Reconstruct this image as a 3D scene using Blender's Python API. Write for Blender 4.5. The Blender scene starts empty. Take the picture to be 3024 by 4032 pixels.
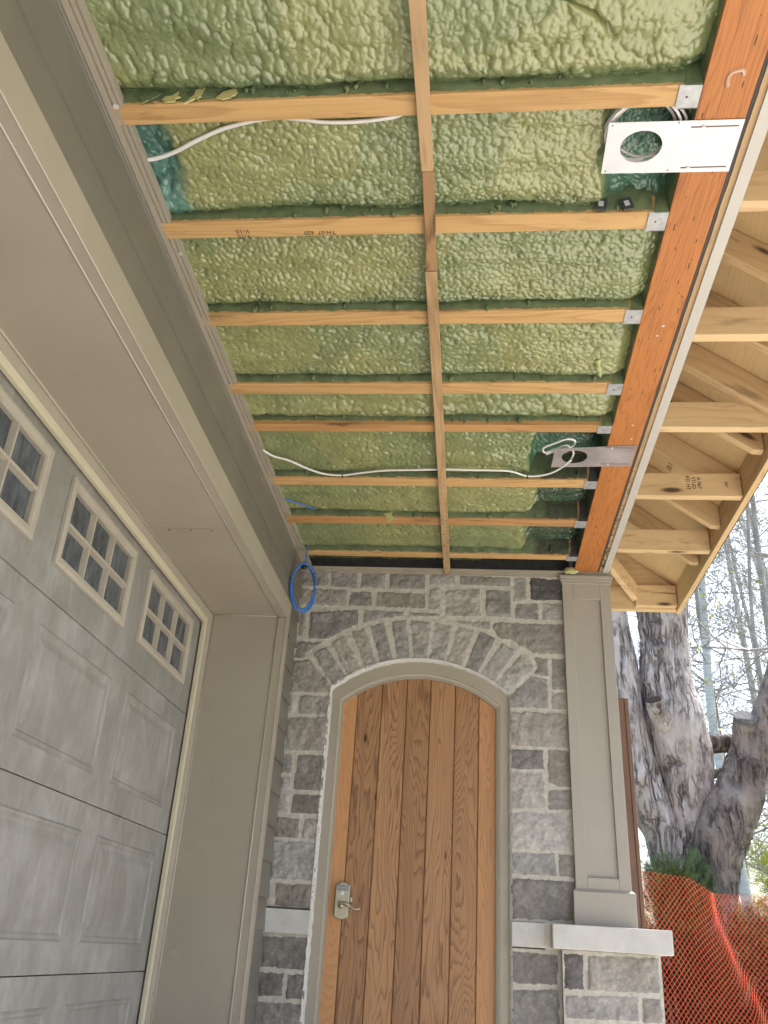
import bpy, bmesh, math, random
import numpy as np
from mathutils import Vector, Matrix, noise
R = math.radians
random.seed(7)
scene = bpy.context.scene
# ------------------------------------------------------------------ camera
cd = bpy.data.cameras.new("camera"); cam = bpy.data.objects.new("camera", cd)
scene.collection.objects.link(cam); scene.camera = cam
MR = [[0.994357, 0.087863, 0.059442], [-0.013481, -0.451136, 0.892353], [-0.105221, 0.888119, 0.447406]]
cam.matrix_world = Matrix(((MR[0][0], MR[1][0], -MR[2][0], 0), (MR[0][1], MR[1][1], -MR[2][1], 0),
                           (MR[0][2], MR[1][2], -MR[2][2], 0), (0, 0, 0, 1)))
cd.sensor_fit = 'VERTICAL'; cd.sensor_height = 24.0; cd.lens = 20.578
cd.clip_start = 0.05; cd.clip_end = 2000
# ------------------------------------------------------------------ light
w = bpy.data.worlds.new("World"); scene.world = w; w.use_nodes = True
nt = w.node_tree; bg = nt.nodes['Background']
sky = nt.nodes.new('ShaderNodeTexSky'); sky.sky_type = 'NISHITA'; sky.sun_disc = False
SUN_EL, SUN_AZ = R(57), R(46)          # azimuth measured from +Y towards +X
sky.sun_elevation = SUN_EL; sky.sun_rotation = SUN_AZ
sky.air_density = 1.0; sky.dust_density = 4.0; sky.ozone_density = 1.0
nt.links.new(sky.outputs[0], bg.inputs[0]); bg.inputs[1].default_value = 0.15
sl = bpy.data.lights.new("sun", 'SUN'); sl.energy = 2.6; sl.angle = R(8); sl.color = (1, .96, .9)
so = bpy.data.objects.new("sun", sl); scene.collection.objects.link(so)
sd = Vector((math.sin(SUN_AZ)*math.cos(SUN_EL), math.cos(SUN_AZ)*math.cos(SUN_EL), math.sin(SUN_EL)))
so.rotation_euler = sd.to_track_quat('Z', 'Y').to_euler()
vs = scene.view_settings
vs.view_transform = 'Standard'; vs.look = 'None'; vs.gamma = 1; vs.exposure = 1.8
try:
    scene.cycles.max_bounces = 10; scene.cycles.diffuse_bounces = 6
except Exception: pass

STONES=[[(-0.968,1.868),(-0.813,1.869),(-0.807,1.778),(-0.954,1.778)],[(-0.792,1.869),(-0.653,1.867),(-0.647,1.772),(-0.792,1.775)],[(-0.625,1.865),(-0.496,1.862),(-0.492,1.773),(-0.629,1.773)],[(-0.473,1.86),(-0.277,1.861),(-0.275,1.773),(-0.468,1.773)],[(-0.956,1.756),(-0.702,1.757),(-0.701,1.666),(-0.947,1.665)],[(-0.68,1.746),(-0.565,1.748),(-0.558,1.666),(-0.683,1.665)],[(-0.533,1.748),(-0.273,1.746),(-0.272,1.661),(-0.536,1.665)],[(-0.252,1.861),(-0.113,1.859),(-0.114,1.801),(-0.252,1.8)],[(-0.246,1.773),(-0.196,1.778),(-0.185,1.769),(-0.185,1.653),(-0.252,1.66)],[(-0.947,1.642),(-0.912,1.642),(-0.903,1.485),(-0.948,1.485)],[(-0.887,1.621),(-0.632,1.644),(-0.626,1.565),(-0.702,1.522),(-0.778,1.476),(-0.888,1.476)],[(-0.597,1.645),(-0.385,1.637),(-0.385,1.616),(-0.489,1.603),(-0.596,1.569)],[(-0.352,1.634),(-0.184,1.632),(-0.184,1.617),(-0.354,1.614)],[(-0.945,1.455),(-0.811,1.454),(-0.871,1.409),(-0.894,1.388),(-0.892,1.368),(-0.951,1.367)],[(-0.951,1.343),(-0.868,1.354),(-0.741,1.219),(-0.74,1.184),(-0.953,1.183)],[(-0.902,1.163),(-0.738,1.166),(-0.732,1.072),(-0.899,1.069)],[(-0.951,1.163),(-0.92,1.164),(-0.917,1.077),(-0.95,1.072)],[(-0.851,1.387),(-0.789,1.432),(-0.667,1.271),(-0.726,1.215),(-0.737,1.229)],[(-0.761,1.456),(-0.695,1.499),(-0.593,1.313),(-0.643,1.274),(-0.659,1.281)],[(-0.657,1.518),(-0.59,1.543),(-0.51,1.345),(-0.569,1.316)],[(-0.56,1.552),(-0.488,1.574),(-0.429,1.373),(-0.494,1.351)],[(-0.446,1.581),(-0.367,1.591),(-0.338,1.388),(-0.406,1.379)],[(-0.343,1.589),(-0.235,1.587),(-0.251,1.386),(-0.319,1.386)],[(-0.21,1.582),(-0.121,1.569),(-0.159,1.372),(-0.237,1.382)],[(-0.09,1.563),(-0.004,1.547),(-0.068,1.343),(-0.145,1.367)],[(0.027,1.538),(0.109,1.502),(0.013,1.316),(-0.054,1.336)],[(0.14,1.478),(0.211,1.438),(0.091,1.268),(0.027,1.307)],[(0.235,1.419),(0.281,1.391),(0.302,1.35),(0.163,1.208),(0.102,1.256)],[(-0.088,1.855),(0.181,1.848),(0.18,1.8),(-0.087,1.804)],[(0.204,1.848),(0.268,1.85),(0.268,1.723),(0.203,1.713)],[(0.29,1.85),(0.471,1.841),(0.467,1.728),(0.332,1.722),(0.291,1.728)],[(-0.161,1.77),(0.02,1.78),(0.029,1.623),(-0.159,1.623)],[(0.054,1.775),(0.182,1.776),(0.188,1.624),(0.109,1.625),(0.055,1.628)],[(0.213,1.698),(0.329,1.706),(0.33,1.615),(0.21,1.615)],[(0.354,1.704),(0.472,1.704),(0.469,1.612),(0.349,1.613)],[(-0.119,1.595),(0.077,1.593),(0.078,1.552),(0.003,1.563),(-0.07,1.581)],[(0.097,1.591),(0.473,1.591),(0.47,1.431),(0.303,1.428),(0.195,1.492),(0.118,1.515),(0.097,1.555)],[(0.303,1.409),(0.373,1.401),(0.373,1.311),(0.301,1.318),(0.323,1.353)],[(0.396,1.402),(0.474,1.407),(0.475,1.243),(0.392,1.242)],[(0.175,1.199),(0.285,1.303),(0.37,1.292),(0.371,1.145),(0.17,1.142)],[(0.392,1.223),(0.479,1.229),(0.481,1.145),(0.387,1.141)],[(0.177,1.121),(0.481,1.119),(0.479,0.954),(0.341,0.952),(0.178,0.953)],[(0.176,0.931),(0.34,0.934),(0.34,0.842),(0.176,0.839)],[(0.176,0.823),(0.338,0.826),(0.345,0.662),(0.178,0.653)],[(0.364,0.933),(0.482,0.94),(0.479,0.767),(0.411,0.763),(0.364,0.785)],[(0.361,0.743),(0.478,0.752),(0.479,0.662),(0.361,0.656)],[(0.18,0.634),(0.481,0.642),(0.484,0.475),(0.179,0.472)],[(0.181,0.454),(0.385,0.458),(0.391,0.362),(0.182,0.361)],[(0.401,0.457),(0.485,0.455),(0.482,0.357),(0.404,0.362)],[(0.185,0.342),(0.481,0.343),(0.475,0.18),(0.184,0.172)],[(0.185,0.038),(0.384,0.034),(0.381,-0.082),(0.184,-0.088)],[(0.185,-0.114),(0.385,-0.104),(0.383,-0.242),(0.183,-0.251)],[(-0.951,1.047),(-0.736,1.054),(-0.738,0.886),(-0.948,0.883)],[(-0.948,0.866),(-0.909,0.86),(-0.904,0.772),(-0.955,0.772)],[(-0.877,0.863),(-0.734,0.864),(-0.734,0.695),(-0.886,0.695)],[(-0.958,0.75),(-0.907,0.75),(-0.902,0.583),(-0.952,0.582)],[(-0.885,0.669),(-0.742,0.67),(-0.746,0.583),(-0.883,0.58)],[(-0.954,0.556),(-0.84,0.558),(-0.838,0.469),(-0.953,0.468)],[(-0.815,0.556),(-0.74,0.559),(-0.739,0.47),(-0.819,0.468)],[(-0.957,0.449),(-0.743,0.451),(-0.735,0.283),(-0.956,0.281)],[(-0.923,0.262),(-0.738,0.263),(-0.743,0.165),(-0.917,0.165)],[(-0.962,0.033),(-0.744,0.037),(-0.739,-0.094),(-0.957,-0.089)],[(-0.962,-0.116),(-0.843,-0.113),(-0.843,-0.201),(-0.96,-0.209)],[(-0.821,-0.116),(-0.742,-0.114),(-0.741,-0.209),(-0.822,-0.209)],[(-0.959,-0.231),(-0.742,-0.229),(-0.743,-0.344),(-0.959,-0.358)]]
VOUSS=(17,28)
PSTONES=[[(0.411,0.04),(0.489,0.04),(0.488,-0.092),(0.404,-0.095)],[(0.513,0.039),(0.813,0.046),(0.81,-0.087),(0.507,-0.093)],[(0.409,-0.121),(0.715,-0.108),(0.711,-0.196),(0.411,-0.205)],[(0.734,-0.111),(0.811,-0.108),(0.811,-0.201),(0.73,-0.201)]]
CAB1=[(-0.932,1.645,1.897),(-0.88,1.638,1.897),(-0.822,1.618,1.897),(-0.762,1.588,1.897),(-0.697,1.559,1.897),(-0.649,1.543,1.897),(-0.584,1.528,1.897),(-0.534,1.522,1.897)]
CAB1B=[(-0.504,1.523,1.897),(-0.457,1.531,1.897),(-0.405,1.54,1.897),(-0.327,1.543,1.897),(-0.249,1.536,1.897),(-0.214,1.537,1.907),(-0.184,1.524,1.907)]
CAB2=[(-0.91,3.154,1.878),(-0.875,3.206,1.878),(-0.812,3.244,1.878),(-0.742,3.314,1.878),(-0.676,3.359,1.878),(-0.595,3.37,1.878),(-0.509,3.347,1.878),(-0.406,3.325,1.878),(-0.254,3.316,1.878),(-0.143,3.31,1.878),(-0.004,3.314,1.878),(0.135,3.32,1.878),(0.216,3.363,1.878),(0.294,3.347,1.878),(0.348,3.296,1.878),(0.385,3.227,1.878)]
LOOP2=[(0.39,3.268,1.902),(0.396,3.201,1.902),(0.364,3.146,1.902),(0.319,3.174,1.902),(0.279,3.203,1.902),(0.271,3.165,1.902),(0.315,3.128,1.902),(0.359,3.095,1.902),(0.393,3.109,1.902),(0.383,3.155,1.902),(0.33,3.183,1.902),(0.285,3.218,1.902)]
BLU1=[(-0.911,3.621,1.887),(-0.847,3.666,1.887),(-0.782,3.718,1.887)]
BLU2=[(-0.881,4.15,2.019),(-0.881,4.15,1.93),(-0.884,4.15,1.836),(-0.885,4.15,1.784)]
TR_B=[(1.86,8.0,5.651,0.232),(1.793,8.0,4.117,0.234),(1.738,8.0,3.014,0.23),(1.742,8.0,2.669,0.214),(1.729,8.0,2.311,0.228),(1.767,8.0,1.97,0.25),(1.804,8.0,1.696,0.253),(1.822,8.0,1.43,0.232),(1.828,8.0,1.201,0.205),(1.836,8.0,0.948,0.202),(1.844,8.0,0.615,0.218),(1.827,8.0,0.24,0.234)]
TR_A=[(1.206,7.95,4.976,0.119),(1.237,7.95,3.803,0.125),(1.277,7.95,2.983,0.131),(1.327,7.95,2.518,0.14),(1.34,7.95,2.032,0.156),(1.367,7.95,1.744,0.167),(1.422,7.95,1.436,0.175),(1.518,7.95,1.179,0.161),(1.582,7.95,1.04,0.154),(1.648,7.95,0.795,0.168),(1.729,7.95,0.568,0.186)]
TR_C=[(2.901,7.7,3.203,0.081),(2.696,7.7,2.598,0.089),(2.487,7.75,2.041,0.1),(2.354,7.8,1.702,0.151),(2.271,7.8,1.53,0.176),(2.188,7.8,1.341,0.19),(2.092,7.8,1.157,0.209),(1.997,7.8,0.954,0.212),(1.936,7.8,0.758,0.194),(1.893,7.8,0.568,0.192),(1.84,7.8,0.237,0.218)]
TR_S1=[(2.292,7.7,1.96,0.091),(2.282,7.75,1.816,0.093),(2.259,7.75,1.625,0.101),(2.231,7.75,1.478,0.116)]
TR_S2=[(1.548,7.68,2.083,0.072),(1.574,7.72,2.021,0.081),(1.622,7.8,1.954,0.093),(1.722,7.98,1.845,0.106)]
TR_H1=[(1.989,8.05,1.76,0.089),(2.08,8.05,1.804,0.085),(2.19,8.05,1.821,0.078),(2.298,8.05,1.826,0.074)]
TR_H2=[(1.998,8.1,1.519,0.04),(2.092,8.1,1.56,0.038),(2.166,8.1,1.592,0.031)]
TR_H3=[(1.609,8.0,2.785,0.028),(1.546,7.95,2.668,0.04),(1.57,8.0,2.564,0.051)]
STR=[(-0.17, -0.1256, 0.6), (-0.1593, -0.1274, 1.6747), (-0.1658, -0.132, 2.0555), (-0.1744, -0.1396, 4.3519)]
H = 1.877; D = 4.448; GZ = -0.85
# ------------------------------------------------------------------ helpers
def tag(o, label=None, cat=None, group=None, kind=None):
    if label: o['label'] = label
    if cat: o['category'] = cat
    if group: o['group'] = group
    if kind: o['kind'] = kind
    return o
def obj(name, verts, faces, mat, parent=None, smooth=False, loc=None, bevel=0):
    me = bpy.data.meshes.new(name); me.from_pydata([tuple(v) for v in verts], [], faces)
    me.update()
    if mat is not None:
        for m in (mat if isinstance(mat, (list, tuple)) else [mat]): me.materials.append(m)
    if smooth: me.polygons.foreach_set('use_smooth', [True]*len(me.polygons))
    o = bpy.data.objects.new(name, me); scene.collection.objects.link(o)
    if loc is not None: o.location = loc
    if parent is not None:
        o.parent = parent
    if bevel:
        b = o.modifiers.new('bevel', 'BEVEL'); b.width = bevel; b.segments = 2; b.limit_method = 'ANGLE'
    return o
def empty(name, loc=(0, 0, 0)):
    o = bpy.data.objects.new(name, None); scene.collection.objects.link(o); o.location = loc
    o.empty_display_size = .1
    return o
class MB:
    def __init__(s): s.v = []; s.f = []; s.m = []
    def add(s, v, f, mi=0):
        n = len(s.v); s.v += [tuple(a) for a in v]; s.f += [tuple(i+n for i in q) for q in f]; s.m += [mi]*len(f)
    def box(s, x0, x1, y0, y1, z0, z1, mi=0):
        v = [(x, y, z) for x in (x0, x1) for y in (y0, y1) for z in (z0, z1)]
        s.add(v, [(0,1,3,2), (4,6,7,5), (0,4,5,1), (2,3,7,6), (0,2,6,4), (1,5,7,3)], mi)
    def prism(s, poly, axis, a, b, mi=0):
        # poly = 2D points; axis 'x': (y,z), 'y': (x,z), 'z': (x,y)
        def P(p, t):
            return {'x': (t, p[0], p[1]), 'y': (p[0], t, p[1]), 'z': (p[0], p[1], t)}[axis]
        n = len(poly); v = [P(p, a) for p in poly]+[P(p, b) for p in poly]
        f = [tuple(range(n)), tuple(range(2*n-1, n-1, -1))]+[(i, i+n, (i+1) % n+n, (i+1) % n) for i in range(n)]
        s.add(v, f, mi)
    def tube(s, pts, rad, n=6, mi=0, cap=True, wob=None):
        pts = [Vector(p) for p in pts]; k = len(pts); base = len(s.v)
        if isinstance(rad, (int, float)): rad = [rad]*k
        t0 = (pts[1]-pts[0]).normalized()
        u = t0.orthogonal().normalized()
        for i, p in enumerate(pts):
            t = (pts[min(i+1, k-1)]-pts[max(i-1, 0)]).normalized()
            u = (u-t*u.dot(t)).normalized(); w_ = t.cross(u)
            for j in range(n):
                a = 2*math.pi*j/n; r = rad[i]
                d = u*math.cos(a)+w_*math.sin(a)
                if wob: r = r*wob(p, d)
                s.v.append(tuple(p+d*r))
        for i in range(k-1):
            for j in range(n):
                a = base+i*n+j; b = base+i*n+(j+1) % n
                s.f.append((a, b, b+n, a+n)); s.m.append(mi)
        if cap:
            s.f.append(tuple(base+j for j in reversed(range(n)))); s.m.append(mi)
            s.f.append(tuple(base+(k-1)*n+j for j in range(n))); s.m.append(mi)
    def build(s, name, mat, parent=None, smooth=False, bevel=0, origin=None):
        v = s.v
        if origin is not None:
            v = [(a[0]-origin[0], a[1]-origin[1], a[2]-origin[2]) for a in v]
        o = obj(name, v, s.f, mat, parent, smooth, origin, bevel)
        if isinstance(mat, (list, tuple)): o.data.polygons.foreach_set('material_index', s.m)
        bm = bmesh.new(); bm.from_mesh(o.data); bmesh.ops.recalc_face_normals(bm, faces=bm.faces); bm.to_mesh(o.data); bm.free()
        return o
def spline(pts, k=6):
    P = [Vector(p) for p in pts]; P = [P[0]*2-P[1]]+P+[P[-1]*2-P[-2]]; out = []
    for i in range(1, len(P)-2):
        a, b, c, d = P[i-1:i+3]
        for j in range(k):
            t = j/k
            out.append(.5*((2*b)+(c-a)*t+(2*a-5*b+4*c-d)*t*t+(-a+3*b-3*c+d)*t**3))
    out.append(P[-2]); return out
def sst(a, b, x):
    t = np.clip((x-a)/(b-a), 0, 1); return t*t*(3-2*t)
def setcol(o, name, arr):
    at = o.data.color_attributes.new(name, 'FLOAT_COLOR', 'POINT')
    a = np.ones((len(o.data.vertices), 4), dtype=np.float32); a[:, :arr.shape[1]] = arr
    at.data.foreach_set('color', a.ravel())
# ------------------------------------------------------------------ materials
class NT:
    def __init__(s, name):
        s.m = bpy.data.materials.new(name); s.m.use_nodes = True; s.t = s.m.node_tree
        s.b = s.t.nodes['Principled BSDF']; s.b.inputs['Roughness'].default_value = .6
    def n(s, ty, **kw):
        x = s.t.nodes.new('ShaderNode'+ty)
        for k, v in kw.items():
            if k.startswith('_'): setattr(x, k[1:], v)
            else: x.inputs[k.replace('__', ' ')].default_value = v
        return x
    def l(s, a, b): s.t.links.new(a, b)
    def coord(s, kind='Object', scale=(1, 1, 1), rnd=True, rot=(0, 0, 0)):
        tc = s.n('TexCoord'); c = tc.outputs[kind]
        if rnd:
            oi = s.n('ObjectInfo'); mu = s.n('Math', _operation='MULTIPLY'); mu.inputs[1].default_value = 37.
            s.l(oi.outputs['Random'], mu.inputs[0]); va = s.n('VectorMath', _operation='ADD')
            s.l(c, va.inputs[0]); s.l(mu.outputs[0], va.inputs[1]); c = va.outputs[0]
        mp = s.n('Mapping'); mp.inputs['Scale'].default_value = scale; mp.inputs['Rotation'].default_value = rot
        s.l(c, mp.inputs[0]); return mp.outputs[0]
    def noise(s, co, scale=5, detail=4, rough=.55, dist=0):
        x = s.n('TexNoise'); x.inputs['Scale'].default_value = scale; x.inputs['Detail'].default_value = detail
        x.inputs['Roughness'].default_value = rough; x.inputs['Distortion'].default_value = dist
        if co is not None: s.l(co, x.inputs['Vector'])
        return x.outputs['Fac']
    def ramp(s, f, *stops, interp='LINEAR'):
        r = s.n('ValToRGB'); e = r.color_ramp.elements; r.color_ramp.interpolation = interp
        while len(e) < len(stops): e.new(.5)
        for i, (p, c) in enumerate(stops):
            e[i].position = p; e[i].color = (*c, 1) if isinstance(c, tuple) else (c, c, c, 1)
        s.l(f, r.inputs[0]); return r.outputs[0]
    def mix(s, fac, a, b, mode='MIX'):
        x = s.n('Mix', _data_type='RGBA', _blend_type=mode)
        for k, v in ((0, fac), (6, a), (7, b)):
            if hasattr(v, 'is_linked') or hasattr(v, 'links'): s.l(v, x.inputs[k])
            else: x.inputs[k].default_value = (*v, 1) if isinstance(v, tuple) else v
        return x.outputs[2]
    def math(s, op, a, b=None, c=None):
        x = s.n('Math', _operation=op)
        for k, v in enumerate((a, b, c)):
            if v is None: continue
            if isinstance(v, (int, float)): x.inputs[k].default_value = v
            else: s.l(v, x.inputs[k])
        return x.outputs[0]
    def sep(s, v):
        x = s.n('SeparateXYZ'); s.l(v, x.inputs[0]); return x.outputs
    def bump(s, h, st=.3, dist=.005):
        x = s.n('Bump'); x.inputs['Strength'].default_value = st; x.inputs['Distance'].default_value = dist
        s.l(h, x.inputs['Height'])
        if s.b.inputs['Normal'].is_linked: s.l(s.b.inputs['Normal'].links[0].from_socket, x.inputs['Normal'])
        s.l(x.outputs[0], s.b.inputs['Normal'])
    def col(s, c): s.l(c, s.b.inputs['Base Color'])
def plain(name, c, rough=.6, metal=0, var=.12, nscale=6, spec=None, speck=0, bump=.08):
    t = NT(name); co = t.coord()
    f = t.noise(co, nscale, 5, .6)
    lo = tuple(x*(1-var) for x in c); hi = tuple(min(1, x*(1+var)) for x in c)
    cc = t.ramp(f, (.3, lo), (.7, hi))
    if speck:
        f2 = t.noise(co, 55, 2, .5); m = t.ramp(f2, (.74, 0.), (.78, 1.))
        cc = t.mix(t.math('MULTIPLY', m, speck), cc, tuple(x*.35 for x in c))
    t.col(cc); t.b.inputs['Roughness'].default_value = rough; t.b.inputs['Metallic'].default_value = metal
    if spec is not None: t.b.inputs['Specular IOR Level'].default_value = spec
    if bump: t.bump(t.noise(co, 180, 3), bump, .001)
    return t.m
def wood(name, light, dark, axis=0, ring=1.0, contrast=1., knots=1., stain=None, rough=.6, pid=False, blotch=None, fibre=1.):
    """procedural sawn lumber; axis = long axis of the board in object space"""
    t = NT(name); tc = t.coord('Object', (1, 1, 1), not pid)
    if pid:
        at = t.n('Attribute'); at.attribute_name = 'pid'
        mu = t.n('VectorMath', _operation='MULTIPLY'); mu.inputs[1].default_value = (7.31, 3.17, 11.7)
        t.l(at.outputs['Color'], mu.inputs[0]); va = t.n('VectorMath', _operation='ADD')
        t.l(tc, va.inputs[0]); t.l(mu.outputs[0], va.inputs[1]); tc = va.outputs[0]
    def mapped(longs, cross):
        mp = t.n('Mapping'); sc = [cross]*3; sc[axis] = longs; mp.inputs['Scale'].default_value = sc
        t.l(tc, mp.inputs[0]); return mp.outputs[0]
    # growth rings: distance field in cross section, drifting slowly along the board
    warp = t.n('TexNoise'); warp.inputs['Scale'].default_value = 1.; warp.inputs['Detail'].default_value = 3
    t.l(mapped(.9, 7.), warp.inputs['Vector'])
    w2 = t.noise(mapped(.35, 3.2), 1., 2, .5)
    h = t.math('ADD', t.math('MULTIPLY', warp.outputs['Fac'], 9.*ring), t.math('MULTIPLY', w2, 26.*ring))
    h = t.math('ADD', h, t.math('MULTIPLY', t.noise(mapped(3, 60.), 1., 2), .5))
    sn = t.math('FRACT', h)
    rg = t.ramp(sn, (.0, 0.), (.55, .25), (.88, 1.), (1., .1))
    fib = t.noise(mapped(4, 260.), 1., 3, .6)
    fac = t.math('ADD', t.math('MULTIPLY', rg, .62*contrast), t.math('MULTIPLY', t.math('SUBTRACT', fib, .5), .8*fibre))
    tone = t.noise(mapped(.5, 5.), 1., 3)
    fac = t.math('ADD', fac, t.math('MULTIPLY', t.math('SUBTRACT', tone, .5), .9))
    c = t.mix(t.ramp(fac, (0., 0.), (1., 1.)), light, dark)
    if knots:
        vo = t.n('TexVoronoi'); vo.inputs['Scale'].default_value = 1.; vo.inputs['Randomness'].default_value = 1.
        t.l(mapped(2.6, 9.), vo.inputs['Vector'])
        k = t.ramp(vo.outputs['Distance'], (.06*knots, 1.), (.12*knots, .0))
        k2 = t.ramp(vo.outputs['Distance'], (.1*knots, .55), (.3*knots, .0))
        c = t.mix(t.math('MULTIPLY', k2, .5), c, dark); c = t.mix(k, c, tuple(x*.22 for x in dark))
    if blotch:
        b = t.noise(mapped(3, 14.), 1., 5, .65); c = t.mix(t.ramp(b, (.57, 0.), (.70, blotch)), c, tuple(x*.12 for x in dark))
    if stain: c = t.mix(t.ramp(t.noise(mapped(.7, 2.), 1.3, 3), (.45, 0.), (.62, .7)), c, stain)
    if pid:
        sp = t.sep(at.outputs['Color']); c = t.mix(t.ramp(sp[1], (.45, .0), (1., .62)), c, tuple(min(1, x*y) for x, y in zip(light, (1.25, 1.15, 1.0))))
        c = t.mix(1., c, t.ramp(sp[2], (0., (.66, .63, .60)), (1., (1.12, 1.12, 1.12))), 'MULTIPLY')
    t.col(c); t.b.inputs['Roughness'].default_value = rough
    t.bump(fac, .25, .0015)
    return t
def finish(t): return t.m
M = {}
M['joist'] = wood('joist_lumber', (.52, .325, .135), (.30, .155, .052), 0, .8, .8, 1.25, blotch=.55).m
M['joist_old'] = wood('joist_lumber_stained', (.44, .24, .09), (.22, .10, .035), 0, .6, .7, 1., blotch=.8).m
M['strip'] = wood('strip_lumber', (.44, .29, .15), (.20, .115, .05), 1, .6, .8, 1.2, blotch=.7).m
M['strip_dirty'] = wood('strip_lumber_mouldy', (.33, .19, .085), (.07, .035, .018), 1, .5, 1.2, 1.3, blotch=1.).m
def speckle(t, lo_, hi_, amount=.9, scale=70, thr=.56):
    co = t.coord(rnd=False); se = t.sep(co); n_ = t.noise(co, scale, 4, .75)
    rg = t.math('ADD', se[1], t.math('MULTIPLY', t.math('SUBTRACT', t.noise(co, 6, 2), .5), .5))
    k_ = t.math('MULTIPLY', t.ramp(t.math('MULTIPLY', rg, .1), (lo_*.1, 0.), (hi_*.1, amount)), t.ramp(n_, (thr, 0.), (thr+.05, 1.)))
    src = t.b.inputs['Base Color'].links[0].from_socket; t.col(t.mix(k_, src, (.012, .010, .009))); return t.m
M['strip_far'] = speckle(wood('strip_lumber_far', (.44, .29, .15), (.20, .115, .05), 1, .6, .8, 1.2, blotch=.5), 1.0, 1.7)
M['beam'] = wood('engineered_beam', (.42, .155, .036), (.19, .055, .012), 1, 1.6, .75, 0, fibre=3., blotch=.25, rough=.5).m
M['ply_edge'] = speckle(wood('plywood_edge', (.40, .27, .14), (.20, .125, .06), 1, .6, .5, 0, blotch=.6), 2.9, 4.2, .95, 40, .50)
M['eave_x'] = wood('new_lumber', (.58, .415, .225), (.38, .23, .105), 0, .6, .6, 1.25, blotch=.5).m
M['eave_y'] = wood('new_lumber_long', (.56, .39, .205), (.36, .22, .10), 1, .6, .6, 1.2, blotch=.4).m
M['ply'] = wood('plywood_sheathing', (.58, .42, .22), (.42, .27, .12), 1, 1.3, .5, .7).m
M['cedar'] = wood('cedar_door', (.40, .215, .10), (.095, .036, .012), 2, 2.3, 1.0, .6, pid=True, rough=.5, fibre=1.4).m
M['brownboard'] = wood('brown_board', (.16, .085, .05), (.07, .035, .022), 2, .4, .6, 0).m
TA = (.325, .29, .232)
t = NT('taupe_aluminium'); co = t.coord(rnd=False)
cc = t.ramp(t.noise(co, 2.2, 5, .6), (.3, tuple(x*.92 for x in TA)), (.7, tuple(x*1.06 for x in TA)))
dn_ = t.noise(co, 14, 8, .75); cc = t.mix(t.ramp(dn_, (.60, 0.), (.72, .2)), cc, (.12, .10, .08))
sc_ = t.noise(t.coord(scale=(1, 12, 1), rnd=False), 9, 4, .7); cc = t.mix(t.ramp(sc_, (.68, 0.), (.74, .35)), cc, (.42, .39, .34))
sp_ = t.n('TexVoronoi'); sp_.inputs['Scale'].default_value = 9.; t.l(co, sp_.inputs['Vector'])
cc = t.mix(t.ramp(sp_.outputs['Distance'], (.022, .8), (.035, 0.)), cc, (.10, .085, .07))
t.col(cc); t.b.inputs['Roughness'].default_value = .42; t.b.inputs['Specular IOR Level'].default_value = .4
t.bump(t.noise(co, 1.6, 2), .12, .02); t.bump(t.noise(co, 160, 3), .08, .001); M['trim'] = t.m
M['trim_light'] = plain('light_trim_edge', (.42, .385, .32), .4, 0, .06, 8)
M['seal'] = plain('weather_seal', (.52, .47, .35), .5, 0, .06, 4)
M['grey_trim'] = plain('grey_fascia_metal', (.44, .42, .38), .38, 0, .05, 4, .5)
M['dark_gap'] = plain('gap_shade_and_fill', (.05, .045, .045), .7)  # near-black: painted gap shade by the beam, also roof and wall cores
M['steel'] = plain('galvanised_plate', (.62, .63, .66), .45, .35, .07, 20, speck=.5)
M['steel_dull'] = plain('dull_galvanised_plate', (.34, .31, .31), .5, .4, .25, 9, speck=.6)
M['hanger'] = plain('hanger_steel', (.40, .41, .42), .45, .5, .2, 40, speck=.7)
M['hanger_dark'] = plain('hanger_steel_dark', (.055, .055, .055), .6, .3, .3, 30)
M['cable'] = plain('white_cable', (.72, .70, .68), .35, 0, .05)
M['blue'] = plain('blue_cable', (.035, .16, .48), .35, 0, .1, 20)
M['black'] = plain('black_plastic', (.015, .015, .015), .4)
M['nickel'] = plain('brushed_nickel', (.44, .40, .29), .32, .85, .08, 60)
M['lime'] = plain('limestone', (.50, .49, .46), .7, 0, .12, 9, bump=.3)
M['concrete'] = plain('concrete', (.60, .565, .50), .85, 0, .12, 3, bump=.4)
M['lawn'] = plain('lawn', (.05, .09, .03), .9, 0, .4, 5)
M['ink'] = plain('black_ink', (.03, .025, .02), .8, 0, 0)
M['caulk'] = plain('white_caulk', (.50, .49, .46), .5, 0, .1, 30)
M['orange'] = plain('orange_mesh_plastic', (.82, .10, .028), .45, 0, .06)
# siding: embossed grain fibre cement
t = NT('lap_siding'); co = t.coord(scale=(1, 1.5, 60)); f = t.noise(co, 6, 3, .6, 1.)
t.col(t.ramp(t.noise(t.coord(), 4, 4), (.3, (.15, .138, .112)), (.7, (.18, .165, .136))))
t.bump(f, .5, .0015); t.b.inputs['Roughness'].default_value = .5; M['siding'] = t.m
t = NT('lap_siding_shaft'); M['siding_low'] = M['siding']
# garage door: oxidised paint with vertical chalky streaks
t = NT('garage_paint'); c1 = t.noise(t.coord(scale=(1, 4.5, 1.8)), 1.9, 9, .72, .5); c2 = t.noise(t.coord(scale=(1, 1, 1)), 3.2, 5, .6)
c3 = t.noise(t.coord(scale=(1, 30, 3)), 2., 4, .6)
f = t.math('ADD', t.math('MULTIPLY', c1, .6), t.math('MULTIPLY', c2, .4))
base = t.ramp(f, (.36, (.18, .17, .148)), (.48, (.215, .205, .183)), (.56, (.26, .25, .23)), (.70, (.34, .333, .315)))
base = t.mix(t.ramp(c3, (.6, 0.), (.72, .3)), base, (.36, .355, .345))
t.col(base); t.b.inputs['Roughness'].default_value = .55; t.bump(t.noise(t.coord(scale=(1, 40, 4)), 3, 3), .15, .001)
M['garage'] = t.m
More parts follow.
